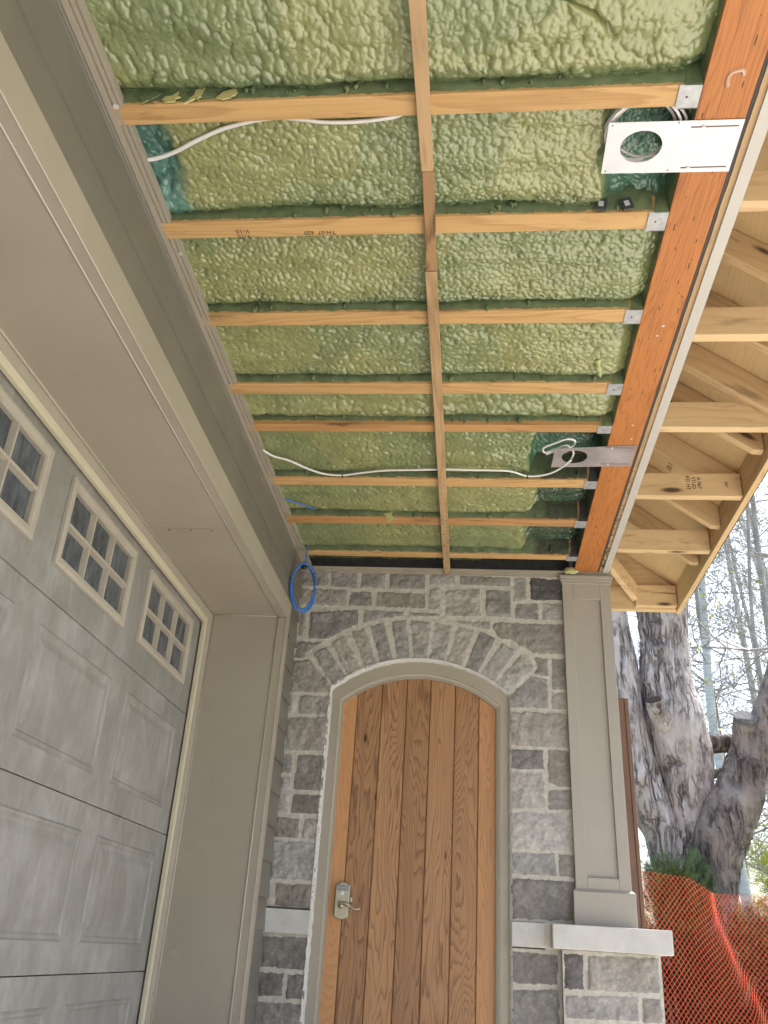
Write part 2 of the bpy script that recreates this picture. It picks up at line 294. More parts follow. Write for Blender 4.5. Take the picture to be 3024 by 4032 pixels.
# dusty window glass
t = NT('dusty_glass'); f = t.noise(t.coord(scale=(1, 6, 2)), 5, 6, .65)
t.col(t.ramp(f, (.35, (.035, .042, .05)), (.7, (.12, .135, .15)))); t.b.inputs['Roughness'].default_value = .12
M['glass'] = t.m
# stone wall
t = NT('stone_masonry'); at = t.n('Attribute'); at.attribute_name = 'tone'
co = t.coord(rnd=False)
n1 = t.noise(co, 9, 8, .7, .4); n2 = t.noise(co, 60, 5, .7); n3 = t.noise(co, 26, 6, .75, 1.2)
f = t.math('ADD', t.math('MULTIPLY', n1, .55), t.math('MULTIPLY', n2, .45))
stc = t.ramp(f, (.33, (.55, .53, .51)), (.5, (.95, .93, .90)), (.66, (1.45, 1.42, 1.38)))
st = t.mix(1., at.outputs['Color'], stc, 'MULTIPLY')
st = t.mix(t.ramp(n3, (.58, 0.), (.70, .5)), st, (.40, .39, .385))
se = t.sep(co)
am = t.n('Attribute'); am.attribute_name = 'mortar'
mo = t.ramp(t.noise(co, 45, 6, .7), (.3, (.36, .345, .30)), (.7, (.53, .51, .455)))
edge = t.math('ADD', am.outputs['Fac'], t.math('MULTIPLY', t.math('SUBTRACT', t.noise(co, 60, 5, .75), .5), 1.5))
t.col(t.mix(t.ramp(edge, (.42, 0.), (.58, 1.)), st, mo)); t.b.inputs['Roughness'].default_value = .85
t.bump(n2, .5, .004); t.bump(t.noise(co, 220, 4, .7), .4, .0015); M['stone'] = t.m
# spray foam
t = NT('spray_foam'); at = t.n('Attribute'); at.attribute_name = 'tone'; co = t.coord(rnd=False)
f = t.noise(co, 14, 5, .6); cc = t.mix(1., at.outputs['Color'], t.ramp(f, (.3, (.82, .84, .8)), (.7, (1.15, 1.13, 1.1))), 'MULTIPLY')
t.col(cc); t.b.inputs['Roughness'].default_value = .25; t.b.inputs['Specular IOR Level'].default_value = 1.
vo = t.n('TexVoronoi', _feature='SMOOTH_F1'); vo.inputs['Scale'].default_value = 95.; vo.inputs['Smoothness'].default_value = .8
wn = t.n('TexNoise'); wn.inputs['Scale'].default_value = 25.; t.l(co, wn.inputs['Vector'])
va = t.n('VectorMath', _operation='MULTIPLY_ADD'); va.inputs[1].default_value = (.03, .03, .03)
t.l(wn.outputs['Color'], va.inputs[0]); t.l(co, va.inputs[2]); t.l(va.outputs[0], vo.inputs['Vector'])
t.bump(vo.outputs['Distance'], -.45, .004) if False else None; t.bump(t.noise(co, 120, 4, .6), .35, .002); M['foam'] = t.m
t = NT('foam_coat'); co = t.coord(rnd=False)
cc = t.ramp(t.noise(co, 22, 4), (.35, (.085, .115, .055)), (.65, (.14, .18, .085)))
se = t.sep(co); nn_ = t.math('MULTIPLY', t.math('SUBTRACT', t.noise(co, 9, 4), .5), .35)
mk = t.math('MULTIPLY', t.ramp(t.math('ADD', se[0], nn_), (.24, 0.), (.34, .85)), t.math('GREATER_THAN', se[1], 3.2))
cc = t.mix(mk, cc, t.ramp(t.noise(co, 45, 5, .75), (.44, (.012, .02, .012)), (.62, (.06, .055, .03))))
t.col(cc); t.b.inputs['Roughness'].default_value = .6
t.bump(t.noise(co, 260, 3), .6, .002); M['coat'] = t.m
# bark
def bark(name, light, dark, sz, st, crack=.5, strength=1.):
    t = NT(name); raw = t.coord(rnd=False)
    def ridge(cross, lng, sc, seed):
        wn = t.n('TexNoise'); wn.inputs['Scale'].default_value = 4.; wn.inputs['Detail'].default_value = 5; t.l(raw, wn.inputs['Vector'])
        va = t.n('VectorMath', _operation='MULTIPLY_ADD'); va.inputs[1].default_value = (.10, .10, .25); t.l(wn.outputs['Color'], va.inputs[0]); t.l(raw, va.inputs[2])
        mp = t.n('Mapping'); mp.inputs['Scale'].default_value = (cross, cross, lng); mp.inputs['Location'].default_value = (seed, seed, seed); t.l(va.outputs[0], mp.inputs[0])
        f = t.noise(mp.outputs[0], sc, 3, .6); return t.math('ABSOLUTE', t.math('SUBTRACT', f, .5))
    r1 = ridge(1, .10, 6.5, 0); r2 = ridge(1, .16, 17., 5)
    gate = t.ramp(t.noise(raw, 2.8, 5, .65), (.42, .1), (.56, 1.))
    k1 = t.math('MULTIPLY', t.ramp(r1, (.0, 1.), (.045*crack*2, 0.)), gate)
    k2 = t.math('MULTIPLY', t.ramp(r2, (.0, .8), (.05*crack*2, 0.)), gate)
    n = t.noise(t.coord(scale=(1, 1, .4), rnd=False), 16, 8, .72)
    patch = t.ramp(t.noise(t.coord(scale=(1, 1, .3), rnd=False), 5, 5, .6), (.47, 0.), (.53, 1.))
    c = t.ramp(n, (.3, tuple(x*.72 for x in light)), (.5, light), (.72, tuple(min(1, x*1.15) for x in light)))
    c = t.mix(t.math('MULTIPLY', patch, .5), c, tuple(x*y for x, y in zip(light, (.72, .65, .60))))
    m = t.math('MULTIPLY', t.math('MAXIMUM', k1, t.math('MULTIPLY', k2, .75)), 1.)
    t.col(t.mix(m, c, dark)); t.b.inputs['Roughness'].default_value = .9
    t.bump(t.math('SUBTRACT', 1., m), 1.*strength, .03); t.bump(t.math('ADD', n, t.math('MULTIPLY', patch, .35)), .7*strength, .012)
    return t.m
M['bark'] = bark('grey_peeling_bark', (.50, .435, .395), (.085, .06, .048), .28, 1, .62)
M['bark_dark'] = bark('rough_brown_bark', (.29, .235, .20), (.04, .026, .02), .35, 1, 1.0)
M['cutwood'] = plain('sawn_weathered_wood', (.13, .125, .12), .85, 0, .4, 25, bump=.5)
M['hollow'] = plain('shaded_hole', (.05, .025, .015), .9, 0, .5, 30)  # dark colour paints the shade inside the stub's hole
t = NT('birch_bark'); f = t.noise(t.coord(scale=(3, 3, 14)), 2.2, 5, .7)
t.col(t.ramp(f, (.30, (.14, .13, .12)), (.38, (.55, .54, .53)), (.7, (.80, .79, .78)))); t.b.inputs['Roughness'].default_value = .7; M['birch'] = t.m
M['twig'] = plain('brown_twigs', (.36, .32, .29), .85, 0, .3, 5, bump=0)
M['bud'] = plain('spring_buds', (.36, .42, .07), .7, 0, .3, 12, bump=0)
M['yellow'] = plain('yellow_blossom', (.62, .58, .06), .7, 0, .3, 12, bump=0)
def leafmat(name, a, b):
    t = NT(name); t.col(t.ramp(t.noise(t.coord(rnd=False), 5, 6, .7), (.35, a), (.65, b))); t.b.inputs['Roughness'].default_value = .55
    return t.m
M['yew'] = leafmat('yew_needles', (.012, .032, .010), (.055, .09, .028))
M['yew_hi'] = leafmat('yew_new_needles', (.05, .10, .03), (.15, .22, .06))

# ------------------------------------------------------------------ the setting
def sheet(name, x0, x1, y0, y1, z, mat):
    o = obj(name, [(x0, y0, z), (x1, y0, z), (x1, y1, z), (x0, y1, z)], [(0, 1, 2, 3)], mat); tag(o, kind='structure'); return o
tag(sheet('ground', -400, 400, -400, 400, GZ-.008, M['lawn']), 'flat green lawn around the house')
tag(sheet('driveway', -6, 6, -14, 5.6, GZ, M['concrete']), 'pale concrete driveway in front of the porch')

# ------------------------------------------------------------------ ceiling joists
JY = [(.775, .807), (.988, 1.0225), (1.208, 1.242), (1.424, 1.459), (1.574, 1.601), (1.811, 1.846), (2.0195, 2.056), (2.240, 2.267)]
XL, XR = -.96, .52
jl = ['widest nearest ceiling joist with star shaped foam scraps on its edge at left',
      'second ceiling joist from the camera, with pencil marks near its left end',
      'third ceiling joist from the camera, clean orange wood crossing under a strip joint',
      'ceiling joist with a small hanging foam drip before it at right',
      'thin dark orange ceiling joist just before the small grey plate',
      'ceiling joist just beyond the small grey plate with white cable along it',
      'second last ceiling joist, with a foam scrap right above the middle strip base',
      'last ceiling joist, closest to the stone wall above the arched door']
def coat(parent, x0, x1, y, z0, z1, seed, axis='x', mat='coat'):
    """rough foam overspray on a vertical wood face looking to -Y (axis x) or -X (axis y)"""
    n = int((x1-x0)/.008); m = 9; V = []; F = []
    for i in range(n+1):
        x = x0+(x1-x0)*i/n
        rag = .003+.006*abs(noise.noise(Vector((x*14, seed*3.1, 0))))+.004*noise.noise(Vector((x*70, seed, 2)))
        for j in range(m+1):
            z = z0+rag+(z1-z0-rag)*j/m
            h = .002+.007*(j/m)+.004*noise.noise(Vector((x*28, z*40, seed)))+.003*noise.noise(Vector((x*90, z*90, seed)))
            if j == 0: h = -.001
            V.append((x, y-max(h, .0008) if j else y+.001, z) if axis == 'x' else (y-max(h, .0008) if j else y+.001, x, z))
    for i in range(n):
        for j in range(m):
            a = i*(m+1)+j; F.append((a, a+m+1, a+m+2, a+1))
    return obj('foam_coating', V, F, M[mat], parent, True)
rb = random.Random(55)
BEADS = []
M['coat_light'] = plain('foam_bead', (.19, .22, .10), .4, 0, .2, 40)
for i, (a, b) in enumerate(JY):
    y0, y1 = a*H, b*H
    r = empty('ceiling_joist', (0, y0, H)); tag(r, jl[i], 'joist', 'joists across the porch ceiling')
    mb = MB(); sl_ = random.uniform(-.003, .003)
    mb.prism([(XL, H+sl_*.3), (XR, H-sl_*.3), (XR, H+.235), (XL, H+.235)], 'y', y0, y1)
    o = mb.build('timber', M['joist_old' if i in (6, 4) else 'joist'], None, bevel=.003, origin=(0, y0, H)); o.parent = r; o.location = (0, 0, 0)
    c = coat(r, XL, XR-.045 if i else XR-.03, y0, H+(.002 if i not in (4,) else .012), H+.13, i+1); c.location = (0, -y0, -H)
    bl = MB()
    for _ in range(16 if i < 4 else 12):
        bx = rb.uniform(-.88, .45); bz = H+rb.uniform(.008, .05); q = rb.uniform(.003, .008)
        P_ = [Vector((bx, y0-.002, bz+q)), Vector((bx+rb.uniform(-.003, .003), y0-.006-q*.5, bz)), Vector((bx+rb.uniform(-.004, .004), y0-.007-q*.5, bz-q*1.2)), Vector((bx, y0-.005, bz-q*2))]
        bl.tube(P_, [q*.9, q*1.1, q*.8, q*.15], 7, wob=lambda p, d: 1+.4*noise.noise(p*150+d))
    bm = bmesh.new(); bm.from_mesh(c.data); tmp = bpy.data.meshes.new('t'); tmp.from_pydata(bl.v, [], bl.f); bm.from_mesh(tmp); bm.to_mesh(c.data); bm.free(); bpy.data.meshes.remove(tmp); c.data.polygons.foreach_set('use_smooth', [True]*len(c.data.polygons))
    # hanger
    hm = MB(); hx0, hx1 = XR-.055, XR-.002
    hm.box(hx0, hx1, y0-.003, y1+.003, H-.0035, H-.001)
    ha = hm.build('joist_hanger', M['hanger'], None); ha.parent = r; ha.location = (0, -y0, -H)
    fm = MB()
    for yy in (y0-.0045, y1+.0015):
        fm.prism([(hx0+.012, H-.0035), (hx1, H-.0035), (hx1+.001, H+.20), (hx0+.025, H+.20), (hx0+.02, H+.05)], 'y', yy, yy+.003)
    fb = fm.build('flange', M['hanger_dark' if i > 4 else 'coat'], None); fb.parent = ha
    nm = MB()
    for q in ((hx0+.022, (y0+y1)/2),):
        nm.tube([(q[0], q[1], H-.0035), (q[0], q[1], H-.005)], .0025, 8)
    nb = nm.build('nail', M['black'], None); nb.parent = ha
# ------------------------------------------------------------------ foam panels
bays = [(1.06, JY[0][0]*H)]+[(JY[k][1]*H, JY[k+1][0]*H) for k in range(7)]+[(JY[7][1]*H, 4.44)]
fl = ['spray foam field nearest the camera with coarse wavy lumps and a dark crack at right',
      'spray foam field beside the large white plate, with a teal patch at its left end',
      'smooth pale spray foam field between the second and third joists',
      'spray foam field between third and fourth joists with a glossy drip at right',
      'narrow spray foam field just before the thin orange joist, ridged along its middle',
      'spray foam field crossed by the lower white cable, ending at a dark hole',
      'spray foam field ending in brown wood beside the bare joist hangers',
      'small spray foam field with a scrap of blue cable entering its left corner',
      'dark green sliver of spray foam against the top of the stone wall']
CS = [.019, .015, .012, .015, .020, .013, .015, .016, .022]
for k, (y0, y1) in enumerate(bays):
    st = .0028 if k < 2 else .0034 if k < 4 else .0042
    x0, x1 = -.96, XR
    nx = int((x1-x0)/st); ny = max(8, int((y1-y0)/st))
    xs = np.linspace(x0, x1, nx+1); ys = np.linspace(y0, y1, ny+1)
    V = []; C = []
    cs = CS[k]
    for j, y in enumerate(ys):
        t_ = (y-y0)/(y1-y0); d1 = y1-y
        for i, x in enumerate(xs):
            p = Vector((x, y, k*3.3))
            big = noise.noise(p*2.6); mid = noise.noise(p*9); 
            wv = Vector((noise.noise(p*18), noise.noise(p*18+Vector((9, 9, 9))), 0))*.35
            reg = .5+.5*noise.noise(p*3.1+Vector((5, 1, 7)))
            q = Vector((x/cs, y/(cs*(1.5 if k in (0,) else 1.0)), k))+wv
            dd = noise.voronoi(q+wv*.6, distance_metric='DISTANCE')[0]
            q2 = Vector((x/(cs*.45), y/(cs*.45), k+9))+wv*2
            d2 = noise.voronoi(q2, distance_metric='DISTANCE')[0]
            lump = math.sqrt(max(0., 1-min(1, dd[0]*1.15)**2)); l2 = math.sqrt(max(0., 1-min(1, d2[0]*1.15)**2))
            amp = .0058+.011*max(0, reg-.3)
            # rolled row of bigger lumps next to the following joist
            row = math.exp(-((d1-.055)/.028)**2)
            amp += row*(.006 if k in (0, 2, 4) else .002)
            sw = noise.noise(Vector((x*2.2, y*15, k*5.5)))
            z = H+.037-.008*big-.007*mid-.009*sw-amp*lump-.0030*l2
            z -= .006*math.exp(-((t_-.62)/.25)**2)
            gap = math.exp(-(max(0, d1-.004)/.016)**2)
            z += .026*gap*(.6+.5*noise.noise(Vector((x*6, k, 0))))
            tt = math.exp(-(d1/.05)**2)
            # edges against the beam and the trim
            e = math.exp(-((x1-x)/.03)**2); z += .02*e
            rec = 0.
            def box_(xa, xb, ya, yb, f=.03):
                n_ = .03*noise.noise(Vector((x*11, y*11, 3)))+.012*noise.noise(Vector((x*40, y*40, 1)))
                return float(sst(xa-f, xa+f, x+n_))*(1-float(sst(xb-f, xb+f, x+n_)))*float(sst(ya-f, ya+f, y+n_))*(1-float(sst(yb-f, yb+f, y+n_)))
            teal = 0.
            if k == 1:
                rec = box_(.34, .6, 1.45, 1.85)*.075; teal = min(1, rec*14)+box_(-1, -.835, 1.3, 2.2)
                rec += box_(-1, -.85, 1.3, 1.75)*.03
            if k == 5: rec = box_(.24, .7, 2.9, 3.5, .02)*.10; teal = min(1, rec*7)
            if k == 6: rec = box_(.27, .7, 3.3, 4., .03)*.06; teal = 0
            if k == 7: rec = box_(.25, .7, 3.7, 4.3, .04)*.06
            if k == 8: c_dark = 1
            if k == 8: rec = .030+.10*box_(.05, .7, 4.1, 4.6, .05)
            z += rec
            if k == 0:   # long dark crease at the right
                cx = .13+.33*(y-1.2)/.28+.02*math.sin(y*40); z += .022*math.exp(-((x-cx)/.008)**2)*float(sst(1.13, 1.2, y))*(1-float(sst(1.30, 1.36, y)))
            z = max(z, H+.006)
            V.append((x, y, z))
            # tone: olive, yellower on thick parts, blue green on the thin first coat
            ol = np.array((.190, .222, .098)); ye = np.array((.255, .258, .108)); gr = np.array((.158, .202, .098)); te = np.array((.055, .13, .09))
            g = .5+.5*noise.noise(p*2.2+Vector((0, 7, 3)))
            c = ol*(1-g)+ye*g if g > .5 else ol*(g*2)+gr*(1-g*2)
            thin = min(1, max(0, (z-H-.045)/.03)); c = c*(1-thin)+te*thin
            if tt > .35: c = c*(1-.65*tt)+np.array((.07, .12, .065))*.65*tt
            if teal > .02:
                tw = te*1.4 if k != 1 or x > 0 else np.array((.10, .22, .19)); c = c*(1-min(1, teal))+tw*min(1, teal)
            if k in (6, 7) and rec > .02:
                br = np.array((.05, .055, .03)) if noise.noise(p*7) > .0 else np.array((.035, .06, .035)); m_ = min(1, rec*12); c = c*(1-m_)+br*m_
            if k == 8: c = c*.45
            C.append(c)
    F = [(j*(nx+1)+i, (j+1)*(nx+1)+i, (j+1)*(nx+1)+i+1, j*(nx+1)+i+1) for j in range(ny) for i in range(nx)]
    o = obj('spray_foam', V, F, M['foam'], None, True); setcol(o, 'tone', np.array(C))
    tag(o, fl[k], 'foam insulation', 'spray foam fields between the joists')
rs = random.Random(21)
# deck of boards over the joists (closes the roof)
mb = MB(); mb.box(-1.6, .60, -1.2, 4.7, H+.262, H+.29); o = mb.build('roof_deck', M['ply']); tag(o, 'plywood roof deck over the ceiling joists, almost hidden by foam', 'roof deck')

mb = MB(); mb.box(-1.6, .64, 4.452, 4.49, H+.005, H+.262); o = mb.build('rim_joist', M['hanger_dark']); tag(o, 'dark rim joist closing the ceiling above the stone wall', 'joist')
# foam scraps
def scrap(name, pts, th, label, mat, depth_axis='y'):
    mb = MB(); mb.prism([(p[0], p[1]) for p in pts], 'y', th[0], th[1]); o = mb.build(name, mat); tag(o, label, 'foam scrap', 'loose scraps of foam'); return o
M['scrap'] = plain('dry_foam_scrap', (.42, .38, .16), .6, 0, .2, 40)
rs = random.Random(3)
labs = ['dark pointed foam scrap nearest the left end of the first joist', 'pale foam scrap second from the left on the first joist edge', 'large forked foam scrap on the first joist edge', 'small pale foam scrap, rightmost on the first joist edge', 'spiky foam scrap on the second last joist, left of the strip']
for i, (x, yj, sz) in enumerate(((-.835, 0, .02), (-.775, 0, .018), (-.715, 0, .028), (-.63, 0, .022), (-.42, 6, .03))):
    n = 11; pts = []
    for a in range(n):
        an = 2*math.pi*a/n; rr = sz*rs.choice((.25, .4, .55, .9, 1.3)); pts.append((x+rr*math.cos(an)*1.2, H+.012+rr*math.sin(an)))
    y = JY[yj][0]*H
    scrap('foam_scrap', pts, (y-.010, y-.006), labs[i], M['coat' if i == 0 else 'scrap'])
# blob of foam at the far right corner of the beam
mb = MB(); V = []
def blob(name, c, r, mat, label, cat, sx=(1, 1, 1), seed=0, fr=30, amp=.45):
    bm = bmesh.new(); bmesh.ops.create_icosphere(bm, subdivisions=3, radius=1)
    for v in bm.verts:
        k_ = 1+amp*noise.noise(v.co*2.2+Vector((seed, 0, 0)))+.2*noise.noise(v.co*6+Vector((seed, 0, 0)))
        v.co = Vector((v.co.x*r*sx[0]*k_, v.co.y*r*sx[1]*k_, v.co.z*r*sx[2]*k_))
    me = bpy.data.meshes.new(name); bm.to_mesh(me); bm.free(); me.materials.append(mat)
    me.polygons.foreach_set('use_smooth', [True]*len(me.polygons))
    o = bpy.data.objects.new(name, me); scene.collection.objects.link(o); o.location = c
    return tag(o, label, cat)
tag(blob('foam_scrap', (.505, 4.39, H-.002), .024, M['scrap'], 'lump of yellowish foam at the far foot of the orange beam', 'foam scrap', (1.6, .8, .8), 4), group='loose scraps of foam')
# drip hanging near the fourth joist
mb = MB(); mb.tube(spline([(.415, 2.57, H+.03), (.42, 2.585, H+.012), (.425, 2.60, H-.004), (.43, 2.62, H-.010)], 5), [.018, .016, .013, .012, .010, .012, .014, .013, .011, .009, .010, .011, .009, .006, .004, .002], 8, wob=lambda p, d: 1+.5*noise.noise(p*60+d))
o = mb.build('foam_drip', M['foam'], None, True); setcol(o, 'tone', np.tile(np.array((.30, .33, .12)), (len(o.data.vertices), 1)))
tag(o, 'glossy drip of foam hanging before the fourth joist at right', 'foam drip')

# ------------------------------------------------------------------ furring strip (three lengths under the joists)
def strip_piece(xa0, xa1, ya, xb0, xb1, yb, z, mat, lab):
    mb = MB(); v = [(xa0, ya, z), (xa1, ya, z), (xb1, yb, z), (xb0, yb, z)]
    v += [(p[0], p[1], H-.001) for p in v]
    mb.add(v, [(0, 3, 2, 1), (4, 5, 6, 7), (0, 1, 5, 4), (1, 2, 6, 5), (2, 3, 7, 6), (3, 0, 4, 7)])
    o = mb.build('furring_strip', mat, None, bevel=.0015, origin=(xa0, ya, z)); tag(o, lab, 'wood strip', 'lengths of strip under the joists'); return o
strip_piece(STR[0][0], STR[0][1], .6, STR[1][0], STR[1][1], STR[1][2], H-.019, M['strip'], 'longest wood strip nearest the camera, running under the first joists')
strip_piece(STR[1][0]+.002, STR[1][1]+.002, STR[1][2]+.003, STR[2][0]+.002, STR[2][1], STR[2][2], H-.0175, M['strip_dirty'], 'short dark stained wood strip between two strip joints')
strip_piece(STR[2][0]-.001, STR[2][1]+.001, STR[2][2]+.004, STR[3][0], STR[3][1], 4.43, H-.019, M['strip_far'], 'far wood strip that ends at the stone wall top, spotted with mould')

# ------------------------------------------------------------------ beam at the right
r = empty('ceiling_beam', (.52, 2, H)); tag(r, 'long orange engineered timber beam along the right side of the ceiling', 'beam')
mb = MB(); mb.prism([(.520, H), (.642, H), (.642, H+.30), (.520, H+.30)], 'y', -.6, 4.44)
o = mb.build('timber', M['beam'], None, bevel=.002); o.parent = r; o.location = (-.52, -2, -H)
# staple / drill slots
mb = MB(); rs = random.Random(5)
for _ in range(75):
    x = rs.uniform(.53, .632); y = rs.uniform(1.1, 4.35); l_ = rs.choice((.003, .006, .016, .025)); mb.box(x, x+.0022, y, y+l_, H-.0006, H+.001)
o = mb.build('drill_marks', M['ink'], None); o.parent = r; o.location = (-.52, -2, -H)
c = coat(r, 1.0, 4.43, .520, H+.004, H+.16, 31, 'y'); c.location = (-.52, -2, -H)
mb = MB()
for y, rr in ((1.30, .0), (2.95, .004), (3.05, .003), (2.35, .004), (2.4, .003)):
    if rr:
        mb.tube([(.56+rr*9 if y < 3 else .605, y, H-.0012), (.56+rr*9 if y < 3 else .605, y, H+.001)], rr*1.3, 7)
o = mb.build('paint_spot', M['caulk'], None); o.parent = r; o.location = (-.52, -2, -H)
mb = MB(); mb.tube(spline([(.575, 1.462, H-.001), (.572, 1.44, H-.001), (.578, 1.425, H-.001), (.60, 1.42, H-.001), (.605, 1.432, H-.001)], 4), .005, 6)
o = mb.build('glue_smear', plain('old_glue', (.5, .33, .24), .4), None); o.parent = r; o.location = (-.52, -2, -H)
# plywood edge and the painted shade of the gap
mb = MB(); mb.box(.644, .654, -.6, 4.44, H+.0045, H+.2); o = mb.build('gap_shade_strip', M['dark_gap']); tag(o, 'thin dark strip standing for the shaded gap between the orange beam and the plywood edge', 'gap_shade_strip')  # strip fills the open gap, its shade put into the near-black colour
n = 260; V = []; F = []
for i in range(n+1):
    y = -.6+5.03*i/n; j = .0018*noise.noise(Vector((0, y*9, 0)))+.0012*noise.noise(Vector((0, y*40, 3)))
    V += [(.653+j, y, H+.002), (.670, y, H+.002), (.670, y, H+.2), (.653+j, y, H+.2)]
for i in range(n):
    a = 4*i
    for q in range(4): F.append((a+q, a+(q+1) % 4, a+4+(q+1) % 4, a+4+q))
o = obj('plywood_strip', V, F, M['ply_edge']); tag(o, 'tan plywood edge strip beside the grey fascia metal, black mould near its far end', 'wood strip')
# grey fascia metal
r = empty('fascia_trim', (.685, 2, H)); tag(r, 'long light grey metal trim between the porch beam and the open eave', 'trim')
for k, (ya, yb) in enumerate(((-.6, 3.845), (3.847, 4.50))):
    mb = MB(); mb.box(.670, .703, ya, yb, H-.0045, H-.001); mb.box(.700, .703, ya, yb, H-.001, H+.16); mb.box(.670, .672, ya, yb, H-.001, H+.012)
    o = mb.build('metal_length', M['grey_trim'], None); o.parent = r; o.location = (-.685, -2, -H)

# ------------------------------------------------------------------ open eave at the right
ZS = lambda x: 2.022+.75*(1.165-x)
mb = MB(); mb.prism([(.50, ZS(.50)), (1.235, ZS(1.235)), (1.235, ZS(1.235)+.015), (.50, ZS(.50)+.015)], 'y', -.6, 4.99)
o = mb.build('roof_sheathing', M['ply']); tag(o, 'pale plywood roof sheathing sloping down over the open eave', 'roof sheathing')
mb = MB(); mb.prism([(.42, 2.5), (.50, ZS(.50)+.02), (1.26, ZS(1.26)+.02), (1.26, ZS(1.26)+.035), (.42, ZS(.42)+.04), (-1.6, H+.34), (-1.6, H+.31)], 'y', -1.2, 5.0)
o = mb.build('roof', M['dark_gap']); tag(o, 'dark roof covering above the eave and porch', 'roof')
lk = [1.823, 2.397, 2.963, 3.528, 4.111]; rr_ = [1.25]+lk
ll = ['eave lookout nearest the camera, its end cut off by the photo edge', 'second eave lookout from the camera with a dark knot at its lower edge', 'third eave lookout from the camera with many small knots', 'stamped eave lookout with black lumber stamps and streaks', 'last eave lookout before the corner, with arched grain']
for i, y in enumerate(lk):
    mb = MB(); mb.box(.704, 1.160, y, y+.039, H, H+.117)
    o = mb.build('eave_lookout', M['eave_x'], None, bevel=.003, origin=(.93, y, H)); tag(o, ll[i], 'lumber', 'level lookouts of the open eave')
rf = [(1.40, 'sloping rafter tail nearest the camera, seen at the top right photo edge'), (1.72, 'sloping rafter tail just before the nearest lookout'), (2.31, 'sloping rafter tail just before the second lookout'),
      (2.62, 'sloping rafter tail with nails and a white painted edge'), (2.925, 'long sloping rafter tail between white edged tail and third lookout'), (3.195, 'short looking rafter tail with a clipped end behind the third lookout'), (3.572, 'rafter tail with a splintered tip lapping the stamped lookout'),
      (3.90, 'rafter tail with brown streak just beyond the stamped lookout'), (4.34, 'rafter tail with a blue paint mark near the eave corner')]
for i, (y, lb) in enumerate(rf):
    zb = lambda x: 1.915+.75*(1.12-x)
    mb = MB(); mb.prism([(.705, zb(.705)), (1.118, zb(1.118)), (1.16, 1.912), (1.16, ZS(1.16)-.003), (.705, ZS(.705)-.003)], 'y', y, y+.038)
    mb2 = mb
    r = empty('rafter_tail', (1.0, y, 2.0)); tag(r, lb, 'rafter', 'sloping rafter tails of the open eave')
    a = math.atan(.75)
    # local frame: X along the slope so that the grain follows the board
    rot = Matrix.Rotation(a, 4, 'Y'); inv = rot.inverted()
    o = obj('timber', [tuple(inv @ (Vector(v)-Vector((1.0, y, 2.0)))) for v in mb.v], mb.f, M['eave_x'], r, False, None, .003); o.rotation_euler = (0, a, 0)
    if i == 8:
        m3 = MB(); m3.box(-.05, .04, -.0012, .020, -.052, -.0515); q = m3.build('paint_mark', plain('blue_paint', (.03, .09, .25), .5), None)
        bpy.data.objects.remove(q)
    if i == 3:
        m3 = MB(); m3.box(.75, 1.1, y-.05, y-.012, 0, .03)
mb = MB(); mb.prism([(-.6, 1.866), (4.975, 1.866), (4.975, 2.035), (-.6, 2.035)], 'x', 1.1625, 1.190)
o = mb.build('fascia_board', M['eave_y'], None, bevel=.003, origin=(1.176, 2, 1.95)); tag(o, 'long new wood fascia board closing the right side of the open eave', 'fascia board')
mb = MB(); mb.box(.62, 1.160, 4.932, 4.972, 1.870, 2.012); o = mb.build('end_fascia_board', M['eave_x'], None, bevel=.003, origin=(.9, 4.95, 1.94)); tag(o, 'short wood board closing the far end of the eave above the tree', 'fascia board')
mb = MB(); mb.box(.925, 1.158, 4.893, 4.930, 1.882, 2.010); o = mb.build('nailer_block', M['eave_x'], None, bevel=.003, origin=(1.0, 4.91, 1.94)); tag(o, 'split and nailed wood block at the far corner of the eave', 'wood block')
mb = MB(); mb.prism([(.5, 2.014), (1.160, 2.014), (1.160, ZS(1.16)-.004), (.5, ZS(.5)-.004)], 'y', 4.936, 4.975)
o = mb.build('gable_board', M['eave_x'], None, origin=(.9, 4.95, 2.1)); tag(o, 'wide end board above the far eave corner with a round stamp', 'board')
# diagonal hip piece
d = Vector((-.62, -.62, .50)); p0 = Vector((.905, 4.886, 1.903)); s_ = Vector((.027, -.027, 0)); u_ = Vector((0, 0, .10))
mb = MB(); P_ = [p0, p0+s_, p0+s_+d, p0+d]; mb.add([*P_, *[p+u_ for p in P_]], [(0, 3, 2, 1), (4, 5, 6, 7), (0, 1, 5, 4), (1, 2, 6, 5), (2, 3, 7, 6), (3, 0, 4, 7)])
o = mb.build('hip_rafter', M['eave_x'], None, bevel=.003); tag(o, 'diagonal rafter running to the far end board of the eave behind the column top', 'rafter')
